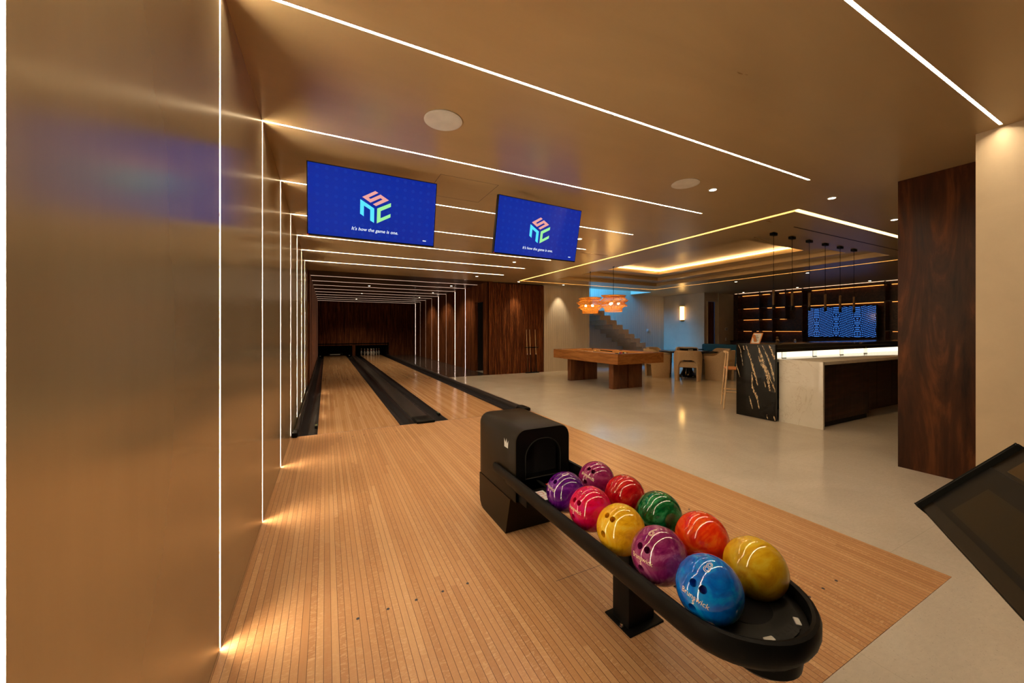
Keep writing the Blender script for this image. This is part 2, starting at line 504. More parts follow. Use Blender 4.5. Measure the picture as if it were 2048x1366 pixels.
# ------------------------------------------------------------ ceiling
RO = (5.20, 10.86, 2.51, 9.95); RW = .075
RI = (RO[0] + RW, RO[1] - RW, RO[2] + RW, RO[3] - RW)
T0 = (6.03, 10.05, 3.25, 9.10); T1 = (6.53, 9.55, 3.76, 8.60); T2 = (7.03, 9.05, 4.27, 8.10)
def inr(x, y, r): return r[0] < x < r[1] and r[2] < y < r[3]
SH = (6.0, 11.44, 10.61, 11.72)
def keep(x, y):
    if inr(x, y, RO) and not inr(x, y, RI): return False
    if inr(x, y, T0): return False
    if y > 10.45 and not (4.5 < x < 15.3 and not inr(x, y, SH)): return False
    return True
SY = [.783 if k == 0 else .795 + 1.185 * k for k in range(9) if k != 8]      # lines of the gold room
SW, SD = .0085, .010
SX = lambda k: 4.38 if k == 0 else 4.30
SC = [.822] + SY[1:]                          # the first ceiling line runs a little farther in than its wall line
keep0 = keep
def keep(x, y):
    for k, yy in enumerate(SC):
        if abs(y - yy) < SW and x < SX(k): return False
    return keep0(x, y)
cb = bmesh.new()
cells(cb, sorted({XL, 4.3, 4.38, 4.5, XR, RO[0], RO[1], RI[0], RI[1], T0[0], T0[1], SH[0], SH[1]}),
      sorted({YB, 10.45, RO[2], RO[3], RI[2], RI[3], T0[2], T0[3], SH[2], SH[3], 12.2} | {y_ - SW for y_ in SC} | {y_ + SW for y_ in SC}), ZC, keep)
def ringwall(bm, r, z0, z1):
    x0, x1, y0, y1 = r
    P = [(x0, y0), (x1, y0), (x1, y1), (x0, y1)]
    for i in range(4):
        a, b = P[i], P[(i + 1) % 4]
        bm.faces.new([bm.verts.new(q) for q in ((*a, z0), (*b, z0), (*b, z1), (*a, z1))])
def ringflat(bm, ro, ri, z):
    cells(bm, sorted({ro[0], ro[1], ri[0], ri[1]}), sorted({ro[2], ro[3], ri[2], ri[3]}), z, lambda x, y: not inr(x, y, ri))
Z1, Z2, Z3 = ZC + .10, ZC + .20, 3.19
for k, yy in enumerate(SC):
    q = (XL - .012, SX(k), yy - SW, yy + SW); ringwall(cb, q, ZC, ZC + SD + .004); cells(cb, [q[0], q[1]], [q[2], q[3]], ZC + SD + .004, lambda x, y: True)
ringwall(cb, RO, ZC, ZC + .07); ringwall(cb, RI, ZC, ZC + .07); ringflat(cb, RO, RI, ZC + .07)
ringwall(cb, T0, ZC, Z1); ringflat(cb, T0, T1, Z1); ringwall(cb, T1, Z1, Z2); ringflat(cb, T1, T2, Z2); ringwall(cb, T2, Z2, Z3)
cells(cb, [T2[0], T2[1]], [T2[2], T2[3]], Z3, lambda x, y: True)
struct('ceiling', cb, M['ceil'])
tw = bmesh.new(); cells(tw, [XL, 4.5], [10.45, YE], ZC, lambda x, y: True); struct('ceiling_tunnel', tw, M['walnutD'])


def ringbox(r, wd, z0, z1):
    x0, x1, y0, y1 = r; b = bmesh.new()
    box(b, x0, x0 + wd, y0, y1, z0, z1); box(b, x1 - wd, x1, y0, y1, z0, z1)
    box(b, x0 + wd, x1 - wd, y0, y0 + wd, z0, z1); box(b, x0 + wd, x1 - wd, y1 - wd, y1, z0, z1); return b


t = thing('cove_light', 'warm light line in the slot framing the whole ceiling over the pool table and bar', 'ceiling light', (8, 6.2, ZC + .05))
obj('light_line', ringbox((RO[0] + .004, RO[1] - .004, RO[2] + .004, RO[3] - .004), .022, ZC + .045, ZC + .066), M['ring'], t)
t = thing('cove_light', 'warm light line round the top of the innermost stepped ceiling tray', 'ceiling light', (8, 6.2, 3.15))
obj('light_line', ringbox((T2[0] + .004, T2[1] - .004, T2[2] + .004, T2[3] - .004), .02, 3.155, 3.18), M['cove'], t)

# LED lines
names = ['bright LED line at the left photo edge, ending overhead on the beige column', 'bright LED line up the gold wall, uppermost long ceiling line in the photo',
         'bright LED line crossing the ceiling just in front of both hanging screens', 'bright LED line passing behind the upper halves of both hanging screens',
         'bright LED line passing behind the lower halves of both hanging screens', 'bright LED line skimming the bottom edges of both hanging screens',
         'bright LED line in the ceiling, third before the wood tunnel', 'bright LED line in the gold ceiling, last before the wood tunnel']
for k, y in enumerate(SY):
    t = thing('led_line', names[k], 'LED light line', (XL, y, 0), group='LED lines of the gold room')
    w2 = SW
    obj('wall_run', B(XL - SD, XL - SD + .002, y - w2, y + w2, .004, ZC), M['led'], t, sm=False)
    ln = bmesh.new()
    for s_ in (-1, 1):
        q = sorted((y + s_ * (w2 - .0007), y + s_ * (w2 - .0001)))
        box(ln, XL - SD, XL - .0002, *q, .003, ZC + SD); box(ln, XL - .0002, SX(k) - .0005, q[0] + SC[k] - y, q[1] + SC[k] - y, ZC + .0002, ZC + SD)
    obj('channel', ln, M['chan'], t, sm=False)
    obj('ceiling_run', B(XL - .008, SX(k) - .001, SC[k] - w2, SC[k] + w2, ZC + SD - .002, ZC + SD), M['led'], t, sm=False)
ORD = ['first', 'second', 'third', 'fourth', 'fifth', 'sixth', 'seventh', 'eighth', 'ninth']
for k in range(9):
    y = 11.46 + 1.185 * k
    t = thing('led_line', 'thin LED line wrapping the wood tunnel, %s from the tunnel mouth' % ORD[k], 'LED light line', (XL, y, 0), group='LED lines of the wood tunnel')
    obj('ceiling_run', B(XL + .03, 4.48, y - .004, y + .004, ZC - .003, ZC + .001), M['ledp'], t, sm=False)
    obj('wall_run', B(XL + .029, XL + .032, y - .004, y + .004, .06, ZC - .01), M['ledl'], t, sm=False)
    if k: obj('wall_run', B(4.462, 4.468, y - .006, y + .006, .003, ZC - .01), M['ledw' if k in (1, 2, 4, 8) else 'ledp'], t, sm=False)

# ------------------------------------------------------------ walls
wl = bmesh.new(); box(wl, XL - .2, XL - SD, YB, 10.45, -.1, 3.3); e_ = [YB] + [v for y_ in SY for v in (y_ - SW, y_ + SW)] + [10.45]
for a_, b_ in zip(e_[::2], e_[1::2]): box(wl, XL - SD, XL, a_, b_, -.1, ZC + .02)
struct('wall_left', wl, M['gold'])
def slatwall(axis, a0, a1, face, sign, z0, z1, period, ws, dp, holes=(), back=.1):
    """vertical slats on a backing; axis = direction the wall runs; sign = side the slats stand on"""
    b = bmesh.new()
    def bx(p0, p1, q0, q1, zz0, zz1):
        q0, q1 = min(q0, q1), max(q0, q1)
        if axis == 'x': box(b, p0, p1, q0, q1, zz0, zz1)
        else: box(b, q0, q1, p0, p1, zz0, zz1)
    def spans(c0, c1):
        for h in holes:
            if h[0] - 1e-6 <= (c0 + c1) / 2 <= h[1] + 1e-6: return [(h[3], z1)] if h[2] <= z0 + .01 else [(z0, h[2]), (h[3], z1)]
        return [(z0, z1)]
    cuts = sorted({a0, a1} | {h[0] for h in holes} | {h[1] for h in holes})
    for c0, c1 in zip(cuts, cuts[1:]):
        for s0, s1 in spans(c0, c1): bx(c0, c1, face - sign * back, face - sign * dp, s0, s1)
    n = int((a1 - a0) / period)
    for i in range(n):
        c = a0 + (i + .5) * (a1 - a0) / n
        for s0, s1 in spans(c, c): bx(c - ws / 2, c + ws / 2, face - sign * dp, face, s0, s1)
    return b


struct('wall_tunnel_left', slatwall('y', 10.42, YE, XL + .028, 1, 0, ZC, .062, .046, .014, back=.2), M['walnut'])
struct('wall_tunnel_right', slatwall('y', 10.47, YE, 4.46, -1, 0, ZC, .062, .046, .016, holes=[(10.94, 11.73, 0, 2.29)], back=.12), M['walnut'])
struct('wall_end', slatwall('x', XL, 4.5, YE, -1, 0, ZC, .062, .046, .014, holes=[(-.36, 3.02, -.1, .57)], back=.15), M['walnut'])
struct('wall_back_room', slatwall('x', 4.46, 6.41, 10.45, -1, 0, ZC - .035, .056, .030, .032, back=.14), M['walnut'])
b = bmesh.new(); box(b, 4.46, 6.41, 10.53, 10.6, 2.7, 3.2); struct('wall_back_room', b, M['walnutD'])
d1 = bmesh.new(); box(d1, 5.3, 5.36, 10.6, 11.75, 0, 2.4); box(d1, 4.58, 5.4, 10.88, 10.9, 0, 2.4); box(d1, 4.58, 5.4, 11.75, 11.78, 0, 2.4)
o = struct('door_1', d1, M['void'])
gw = slatwall('x', 6.41, 8.28, 10.45, -1, 0, ZC - .002, .075, .069, .006, back=.15); struct('wall_beige_back', gw, M['grooved'])
gw = slatwall('x', 6.0, 13.5, 11.72, -1, 0, 5.2, .11, .104, .006, back=.15); struct('wall_stair', gw, M['grooved'])
struct('wall_sconce', B(13.4, 13.55, 9.75, 11.9, 0, 3.3), M['beige'])
struct('wall_far_right', B(14.25, 15.3, 9.72, 9.9, 0, ZC + .1), M['beige'])
struct('wall_far_right', B(13.55, 14.25, 9.75, 9.87, 2.52, ZC + .1), M['beige'])
dd = bmesh.new(); box(dd, 13.60, 14.25, 9.93, 9.97, 0, 2.52); struct('door_2', dd, M['walnut'])
dd = bmesh.new(); box(dd, 13.55, 13.60, 9.72, 9.95, 0, 2.52); struct('trim_1', dd, M['beige'])
struct('wall_right', B(15.2, 15.4, .8, 9.72, 0, ZC + .1), M['walnutD'])
struct('wall_column', B(4.43, 6.2, YB, .95, -.1, ZC + .1), M['beige'])
struct('wall_near_right', B(6.2, XR, .6, .8, 0, ZC + .1), M['beige'])
struct('wall_behind', B(XL - .2, 6.2, YB - .2, YB, -.1, ZC + .1), M['gold'])
pl = thing('wood_pillar', 'tall dark walnut clad pillar with swirling grain beside the beige column', 'pillar', (5.3, 1.35, 0))
obj('veneer_cladding', B(5.13, 5.6, 1.10, 1.60, 0, ZC - .001, .003), M['pillar'], pl)
# stairwell shaft above the ceiling
sh = bmesh.new(); box(sh, SH[0] - .1, SH[1], SH[2] - .12, SH[2] - .001, ZC + .001, 5.2); box(sh, SH[1], SH[1] + .15, SH[2] - .12, 11.72, ZC + .001, 5.2)
box(sh, SH[0] - .2, SH[0], SH[2] - .12, 11.72, ZC + .001, 5.2); box(sh, SH[0] - .2, SH[1] + .2, SH[2] - .12, 11.9, 5.2, 5.3)
struct('wall_shaft', sh, M['beige'])

# ------------------------------------------------------------ staircase
st = thing('staircase', 'folded stone staircase rising to the left behind the pool table', 'staircase', (11, 11.1, 0))
rise, run = .17, .295
def nose(k): return 11.19 + run * (5 - k)
up = []; 
for k in range(1, 17): up += [(nose(k), rise * (k - 1) + .04), (nose(k), rise * k + .04)]
up.append((nose(17), rise * 16 + .04))
low = []
for k in range(16, 1, -1):
    low += [(nose(k) - run + .0, rise * k - .125), (nose(k) - .195, rise * k - .125), (nose(k) - .195, rise * (k - 1) - .125)]
pts = [(nose(1), 0.0)] + up[1:] + [(nose(17), rise * 16 - .125)] + low[1:]
pts = [p for p in pts if p[1] > 0.0 or p == (nose(1), 0.0)] + [(nose(2) - .195, 0.0)]
sb = bmesh.new(); A = [sb.verts.new((x, 10.66, z)) for x, z in pts]; D = [sb.verts.new((x, 11.70, z)) for x, z in pts]
from mathutils.geometry import tessellate_polygon
for tri in tessellate_polygon([[Vector((x, z, 0)) for x, z in pts]]):
    sb.faces.new([A[i] for i in tri]); sb.faces.new([D[i] for i in tri[::-1]])
for i in range(len(pts)): sb.faces.new((A[i], A[(i + 1) % len(pts)], D[(i + 1) % len(pts)], D[i]))
obj('stair_flight', sb, M['stair'], st, sm=False)

# ------------------------------------------------------------ pin decks
pd = thing('pinsetter', 'black pinsetter masking unit over the ends of both lanes', 'pinsetter', (1.33, YE, 0))
b = bmesh.new(); box(b, -.36, 3.02, YE + 1.6, YE + 1.65, -.1, .7); box(b, -.42, -.36, YE, YE + 1.65, -.1, .7); box(b, 3.02, 3.08, YE, YE + 1.65, -.1, .7); box(b, -.42, 3.08, YE, YE + 1.65, .62, .68)
obj('pit_housing', b, M['void'], pd, sm=False)
PINL = ['head pin nearest the camera', 'left pin of the second row', 'right pin of the second row', 'left pin of the third row', 'middle pin of the third row', 'right pin of the third row', 'far left pin of the back row', 'second pin from the left in the back row', 'third pin from the left in the back row', 'far right pin of the back row']
b = B(1.24, 1.39, YE - .02, YE + .3, .0, .57); obj('centre_divider', b, M['walnut'], pd)
b = B(.10, .80, YE - .01, YE + .03, .06, .17, .008); bar = obj('sweep_bar', b, M['black'], pd)
sub('sweep_label', B(.18, .66, YE - .013, YE - .0105, .095, .125), M['grey'], bar, pd)
for x in (-.26, 1.10): obj('kickback_light', B(x - .03, x + .03, YE - .02, YE + .02, .03, .06, .004), M['grey'], pd)
pp = bmesh.new(); prof = [(.026, 0), (.036, .04), (.058, .115), (.060, .135), (.048, .19), (.027, .245), (.023, .265), (.024, .29), (.032, .33), (.028, .36), (.014, .378), (.001, .381)]
lathe(pp, [(max(r, .001), z) for r, z in prof], seg=14)
pn = thing('bowling_pin', '', 'bowling pin', (0, 0, 0), group='pins standing at the end of the right lane', wc=False)
obj('pin_body', pp, M['pin'], pn); cb_ = bmesh.new(); lathe(cb_, [(.0262, .25), (.0245, .258), (.0245, .272), (.0252, .28)], seg=14); obj('neck_band', cb_, M['pinred'], pn)
i = 0
for r_ in range(4):
    for c_ in range(r_ + 1):
        q = pn if i == 0 else copytree(pn)
        q.location = (2.20 + (c_ - r_ / 2) * .305, YE + .12 + r_ * .2, .001); i += 1
        q['label'] = 'white bowling pin on the right lane, ' + PINL[i - 1]

# ------------------------------------------------------------ ceiling fittings
def disc_speaker(x, y, lab):
    t = thing('ceiling_speaker', lab, 'speaker', (x, y, ZC - .006), group='round ceiling speakers')
    obj('rim', lathe(bmesh.new(), [(.132, ZC - .0005), (.134, ZC - .006), (.122, ZC - .008)], (x, y, 0), 40), M['speaker'], t)
    obj('grille', lathe(bmesh.new(), [(.121, ZC - .002), (.121, ZC - .0085)], (x, y, 0), 40), M['speaker'], t)
disc_speaker(.745, 2.58, 'round beige ceiling speaker above the left screen')
disc_speaker(3.27, 2.59, 'round beige ceiling speaker right of the screens, beside a downlight')
def downlight(x, y, lab, g=None, z=ZC):
    t = thing('downlight', lab, 'downlight', (x, y, z - .004), group=g)
    obj('trim_ring', lathe(bmesh.new(), [(.046, z - .0005), (.046, z - .005), (.036, z - .006)], (x, y, 0), 20), M['white'], t)
    obj('lens', lathe(bmesh.new(), [(.034, z - .003), (.034, z - .0065)], (x, y, 0), 20), M['spot'], t)
for x, y, lab in ((3.67, 2.57, 'small round downlight right beside the right ceiling speaker'), (5.10, 2.13, 'small downlight between the right ceiling speaker and the wood pillar'),
                  (6.85, 2.17, 'small downlight half hidden at the left edge of the wood pillar'), (3.70, 4.92, 'small downlight just right of the right screen'),
                  (3.68, 7.24, 'small downlight in the gold ceiling below the right screen'), (3.73, 9.62, 'small downlight in the gold ceiling close to the wood tunnel mouth'),
                  (5.30, 10.12, 'small downlight close above the slatted wall with the cues'), (6.97, 10.15, 'small downlight close above the beige grooved wall'),
                  (11.27, 7.13, 'left downlight of the nearer row in the dark ceiling over the bar'), (11.2, 5.2, 'right downlight of the nearer row in the dark ceiling over the bar')):
    downlight(x, y, lab)
for x, y, lab in ((14.7, 9.0, 'leftmost downlight by the shelf wall top'), (14.7, 7.13, 'middle downlight by the shelf wall top'), (14.7, 5.2, 'rightmost downlight by the shelf wall top'),
                  (3.77, 12.1, 'tiny downlight in the wood tunnel ceiling, nearest the mouth'), (3.8, 14.6, 'tiny downlight in the wood tunnel ceiling, second from the mouth'),
                  (3.8, 17.0, 'tiny downlight in the wood tunnel ceiling, third from the mouth'),
                  (1.3, 13.3, 'tiny downlight above the lanes in the wood tunnel, nearest the mouth'), (1.3, 16.2, 'tiny downlight above the lanes halfway down the wood tunnel'), (1.3, 19.2, 'tiny downlight above the lanes near the wood end wall')):
    downlight(x, y, lab)
for x, y, e, s in ((5.30, 10.15, 26, 55), (6.97, 10.17, 26, 60), (3.77, 12.1, 30, 130), (3.8, 14.6, 30, 130), (3.8, 17.0, 30, 130), (1.3, 13.3, 40, 140), (1.3, 16.2, 40, 140), (1.3, 19.2, 20, 110)): light('downlight_beam', 'SPOT', (x, y, ZC - .03), e * 2.6, (1, .78, .5), .03, rot=(R(9), 0, 0), spot=s)
ap_ = thing('access_panel', 'square access panel outlined on the ceiling between the two screens', 'panel', (1.28, 3.78, ZC))
b = bmesh.new()
for a in ((.98, 1.59, 3.48, 3.484), (.98, 1.59, 4.056, 4.06), (.98, .984, 3.48, 4.06), (1.586, 1.59, 3.48, 4.06)): box(b, *a, ZC - .0008, ZC + .001)
obj('panel_gap', b, M['ink'], ap_)
vs = thing('slot_vent', 'long black air slot in the ceiling near the bar pendants', 'vent', (8, 2.975, ZC)); obj('slot', B(6.04, 10.0, 2.965, 2.985, ZC - .001, ZC + .002), M['void'], vs)

# ------------------------------------------------------------ hanging screens
LOGO = dict(
    pinkE=[(.493, .262), (.517, .284), (.443, .371), (.457, .386), (.534, .302), (.602, .368), (.501, .478), (.477, .457), (.552, .369), (.535, .355), (.458, .439), (.394, .374)],
    cyanE=[(.38, .409), (.488, .516), (.489, .727), (.458, .699), (.457, .542), (.409, .495), (.409, .649), (.38, .618)],
    limeE=[(.619, .403), (.619, .459), (.539, .542), (.539, .646), (.618, .563), (.618, .615), (.510, .729), (.511, .510)])
def flat(poly, y, f):
    b = bmesh.new(); A = [b.verts.new(f(p)) for p in poly]
    for tri in tessellate_polygon([[Vector((x, -z, 0)) for x, z in poly]]): b.faces.new([A[i] for i in tri])
    return b
def hanging_tv(loc, rot, lab):
    """local: screen in the xz plane facing -y, origin at the middle of its upper edge"""
    W, H = 1.085, .592
    t = thing('hanging_screen', lab, 'television', loc, wc=False); t.rotation_euler = rot
    obj('casing', B(-W / 2, W / 2, .0, .045, -H, 0, .004), M['black'], t)
    obj('rear_housing', B(-.34, .34, .045, .08, -H * .85, -H * .2, .01), M['black'], t)
    o = obj('display', B(-W / 2 + .008, W / 2 - .008, -.0015, .002, -H + .012, -.008), M['blue'], t, sm=False)
    f = lambda p: ((p[0] - .5) * W, -.0024, -p[1] * H)
    for k, poly in LOGO.items():
        g = obj('logo_piece', flat(poly, 0, f), M[k], None, sm=False); g.parent = o
    me = text_mesh("It's how the game is one.", .0405, .22, .0004)
    for v in me.vertices: v.co = (v.co.x * .98, -.0024, v.co.y - .842 * H)
    me.materials.append(M['whiteE']); g = bpy.data.objects.new('caption', me); C.objects.link(g); g.parent = o
    g = obj('corner_mark', B(.43, .462, -.0026, -.002, -H * .915 - .004, -H * .915 + .004), M['whiteE'], None); g.parent = o
    obj('status_light', B(-W / 2, -W / 2 + .012, -.003, .0, -H, -H + .012), M['pinred'], t)
    return t
tilt = math.atan2(.125, .574)
tv1 = hanging_tv((.399, 3.46, 2.755), (tilt, 0, 0), 'left blue hanging screen with a cube logo, near the gold wall')
tv2 = hanging_tv((2.115, 3.468, 2.755), (tilt, 0, R(2.8)), 'right blue hanging screen with a cube logo, smaller in the photo')
for t_ in (tv1, tv2):
    obj('mount_pole', (lambda b: cyl(b, 0, .33, -.30, .03, .018, 14))(bmesh.new()), M['metalB'], t_)
    obj('mount_arm', B(-.06, .06, .05, .345, -.33, -.27), M['metalB'], t_)

# ------------------------------------------------------------ ball return
CX = 1.30
hd = thing('ball_return', 'black rounded ball return hood with a crown mark on the approach', 'ball return', (1.283, 2.4, 0))
hx0, hx1, hy0, hy1 = 1.075, 1.492, 2.10, 2.72
def arch(x0, x1, z0, z1, r, n=7):
    P = [(x0, z0), (x1, z0)]
    for k in range(n + 1): a = pi / 2 * k / n; P.append((x1 - r + r * cos(a), z1 - r + r * sin(a)))
    for k in range(n + 1): a = pi / 2 + pi / 2 * k / n; P.append((x0 + r + r * cos(a), z1 - r + r * sin(a)))
    return P
out = arch(hx0, hx1, .27, .73, .075); inn = arch(hx0 + .014, hx1 - .014, .285, .716, .062)
b = bmesh.new(); n = len(out)
ys = [hy0, hy0 + .012, hy1 - .05, hy1 - .015, hy1]; sc_ = [.975, 1, 1, .985, .94]
cz, cx_ = .50, (hx0 + hx1) / 2
rings = []
for y, s in zip(ys, sc_): rings.append([b.verts.new((cx_ + (x - cx_) * s, y, (cz + (z - cz) * s) if z > cz else z)) for x, z in out])
for a_, c_ in zip(rings, rings[1:]):
    for k in range(n): b.faces.new((a_[k], a_[(k + 1) % n], c_[(k + 1) % n], c_[k]))
b.faces.new(rings[-1])
shell = obj('upper_shell', b, M['hood'], hd)
# front plate with a round-topped opening
b = bmesh.new(); out2 = arch(hx0 + .006, hx1 - .006, .40, .724, .07)
hole = arch(1.150, 1.418, .405, .655, .12); obj('dark_throat', B(1.12, 1.44, hy0 + .09, hy0 + .10, .36, .70), M['void'], hd)
O = [b.verts.new((x, hy0 + .006, z)) for x, z in out2]; I = [b.verts.new((x, hy0 + .006, z)) for x, z in hole]; J = [b.verts.new((x, hy0 + .04, cz + (z - cz) * .96)) for x, z in hole]
for k in range(len(O)):
    k2 = (k + 1) % len(O)
    b.faces.new((O[k], O[k2], I[k2], I[k])); b.faces.new((I[k], I[k2], J[k2], J[k]))
obj('front_plate', b, M['black'], hd)
obj('opening_ring', tube(bmesh.new(), [(x, hy0 + .002, z) for x, z in hole], .004, 6, True), M['greyd'], hd)
if 0: obj('belt_wheel', (lambda b: (bmesh.ops.create_cone(b, cap_ends=True, segments=28, radius1=.115, radius2=.115, depth=.05, matrix=Matrix.Translation((1.284, hy0 + .20, .53)) @ Matrix.Rotation(pi / 2, 4, 'X')), b)[1])(bmesh.new()), M['blackrub'], hd)
b = bmesh.new()
P = [(2.25, 0)] + [(2.72 - .1 + .1 * sin(a), .1 - .1 * cos(a)) for a in [pi / 2 * k / 6 for k in range(7)]] + [(2.715, .262), (2.19, .262), (2.185, .255)]
P = [(2.25, .0015), (2.64, .0015), (2.68, .012), (2.705, .04), (2.718, .09), (2.718, .258), (2.178, .258)]
prism(b, P, 'x', hx0 + .002, hx1 - .002); base = obj('base', b, M['hood'], hd)
b = bmesh.new(); prism(b, [(2.178, .2585), (2.70, .2585), (2.70, .272), (2.17, .272)], 'x', hx0 + .008, hx1 - .008); obj('seam', b, M['black'], hd)
b = bmesh.new(); prism(b, [(2.172, .272), (2.25, .272), (2.25, .40), (2.135, .40)], 'x', hx0 + .002, hx1 - .002); obj('neck_panel', b, M['black'], hd)
# crown on the left side
cr = [(-.5, -.5), (.38, -.5), (.5, .35), (.22, -.02), (.02, .5), (-.18, 0), (-.55, .42)]
b = bmesh.new(); A = [b.verts.new((hx0 - .0008, 2.23 - x * .062, .617 + z * .062)) for x, z in cr]
for tri in tessellate_polygon([[Vector((x, z, 0)) for x, z in cr]]): b.faces.new([A[i] for i in tri])
obj('crown_mark', b, M['paper'], hd, sm=False)

rk = thing('ball_rack', 'long black rack with rounded end holding the bowling balls', 'ball rack', (CX, 1.4, 0))
def outline(inset, ytop=2.38, n=20):
    hw, ry = .258 - inset, .262 - inset; L = [(CX - hw, ytop), (CX - hw, 2.0), (CX - hw, 1.5), (CX - hw, 1.1)]
    for k in range(n + 1):
        a = pi + pi * k / n; L.append((CX + hw * cos(a), .85 + ry * sin(a)))
    return L + [(CX + hw, 1.1), (CX + hw, 1.5), (CX + hw, 2.0), (CX + hw, ytop)]
prof = [(.004, .385), (.0, .40), (.0, .430), (.006, .443), (.016, .447), (.026, .443), (.030, .432), (.030, .395), (.022, .385)]
b = bmesh.new(); Rg = []
for ins, z in prof: Rg.append([b.verts.new((x, y, z)) for x, y in outline(ins)])
m_ = len(prof)
for i in range(m_):
    for k in range(len(Rg[0]) - 1): b.faces.new((Rg[i][k], Rg[(i + 1) % m_][k], Rg[(i + 1) % m_][k + 1], Rg[i][k + 1]))
b.faces.new([r_[0] for r_ in Rg]); b.faces.new([r_[-1] for r_ in Rg][::-1])
obj('rim', b, M['black'], rk)
# lower skirt under the rim, narrowing
b = bmesh.new(); S = []
for ins, z in ((.008, .387), (.012, .37), (.03, .345), (.045, .338), (.045, .35), (.03, .386)): S.append([b.verts.new((x, y, z)) for x, y in outline(ins, 2.2)])
for i in range(6):
    for k in range(len(S[0]) - 1): b.faces.new((S[i][k], S[(i + 1) % 6][k], S[(i + 1) % 6][k + 1], S[i][k + 1]))
obj('skirt', b, M['black'], rk)
RBALL, ZB = .106, .48
for x in (1.106, 1.246, 1.363, 1.503):
    b = bmesh.new(); box(b, x - .011, x + .011, .80, 2.2, .345, .3835, .006); obj('support_rail', b, M['blackrub'], rk)
obj('spine', B(1.262, 1.347, .80, 2.15, .33, .365, .008), M['black'], rk)
ct = obj('feed_tray', B(1.078, 1.522, 1.84, 2.14, .352, .375, .006), M['black'], rk)
s_ = obj('warning_sticker', B(1.13, 1.20, 1.852, 1.972, .3752, .3762), M['paper'], rk)
rng = random.Random(3)
for k in range(2):
    g = bmesh.new(); yc = 1.885 + k * .052; box(g, 1.148, 1.182, yc - .016, yc - .013, .3763, .3768); box(g, 1.148, 1.182, yc + .013, yc + .016, .3763, .3768)
    box(g, 1.148, 1.151, yc - .016, yc + .016, .3763, .3768); box(g, 1.179, 1.182, yc - .016, yc + .016, .3763, .3768)
    g = sub('sticker_symbol', g, M['pinred'], s_, rk)
obj('warning_sticker', B(1.245, 1.285, 2.03, 2.05, .3752, .3762), M['pinred'], rk)
obj('warning_sticker', B(1.38, 1.43, 1.93, 2.0, .3752, .3762), M['paper'], rk)
# end console
b = bmesh.new(); n = 28; P = [(CX + .226 * cos(pi + pi * k / n), .85 + .228 * sin(pi + pi * k / n)) for k in range(n + 1)]
prism(b, [(CX + .226, .775)] + [p for p in reversed(P) if p[1] < .775] + [(CX - .226, .775)], 'z', .385, .404); obj('end_tray', b, M['black'], rk)
b = bmesh.new(); n = 20; a0, a1 = pi + .42, 2 * pi - .42
P = [(CX + .19 * cos(a0 + (a1 - a0) * k / n), .84 + .198 * sin(a0 + (a1 - a0) * k / n)) for k in range(n + 1)] + [(CX + .1 * cos(a1 + (a0 - a1) * k / n), .80 + .085 * sin(a1 + (a0 - a1) * k / n)) for k in range(n + 1)]
prism(b, P, 'z', .404, .409); kp = obj('key_panel', b, M['greyd'], rk)
b = bmesh.new(); lathe(b, [(.09, .4042), (.092, .407), (.086, .407), (.080, .4045)], (CX + .005, .80, 0), 36); obj('hand_dryer_ring', b, M['blackrub'], rk)
for (x, y, a) in ((1.228, .672, -.25), (1.385, .672, .75)):
    kb = B(-.017, .017, -.0085, .0085, 0, .004, .0035)
    bmesh.ops.rotate(kb, cent=(0, 0, 0), matrix=Matrix.Rotation(a, 3, 'Z'), verts=kb.verts); bmesh.ops.translate(kb, vec=(x, y, .4085), verts=kb.verts)
    ky = obj('reset_key', kb, M['grey'], rk)
for k in range(5):
    for j in range(2):
        a = 1.5 * pi + (-.24 + k * .135); rr_ = .165 + j * .018
        x, y = CX + rr_ * cos(a) + .01, .835 + rr_ * sin(a) * 1.02
        obj('vent_slot', B(x - .0055, x + .0055, y - .0055, y + .0055, .409, .4096), M['void'], rk)
b = bmesh.new(); lathe(b, [(.03, .275), (.085, .283), (.115, .31), (.125, .39)], (CX - .015, .735, 0), 32); obj('dryer_housing', b, M['black'], rk)
# post and foot
b = bmesh.new(); box(b, 1.225, 1.385, 1.265, 1.375, .008, .35, .008); obj('post', b, M['black'], rk)
ft = obj('foot_plate', B(1.203, 1.415, 1.235, 1.405, .001, .010, .004), M['black'], rk)
for x, y in ((1.216, 1.30), (1.398, 1.36)):
    b = bmesh.new(); lathe(b, [(.013, .0102), (.013, .014), (.008, .016), (.007, .022)], (x, y, 0), 12); obj('bolt', b, M['steel'], rk)
b = bmesh.new(); box(b, 1.10, 1.50, 2.0, 2.165, .27, .375, .006); obj('hood_bracket', b, M['black'], rk)

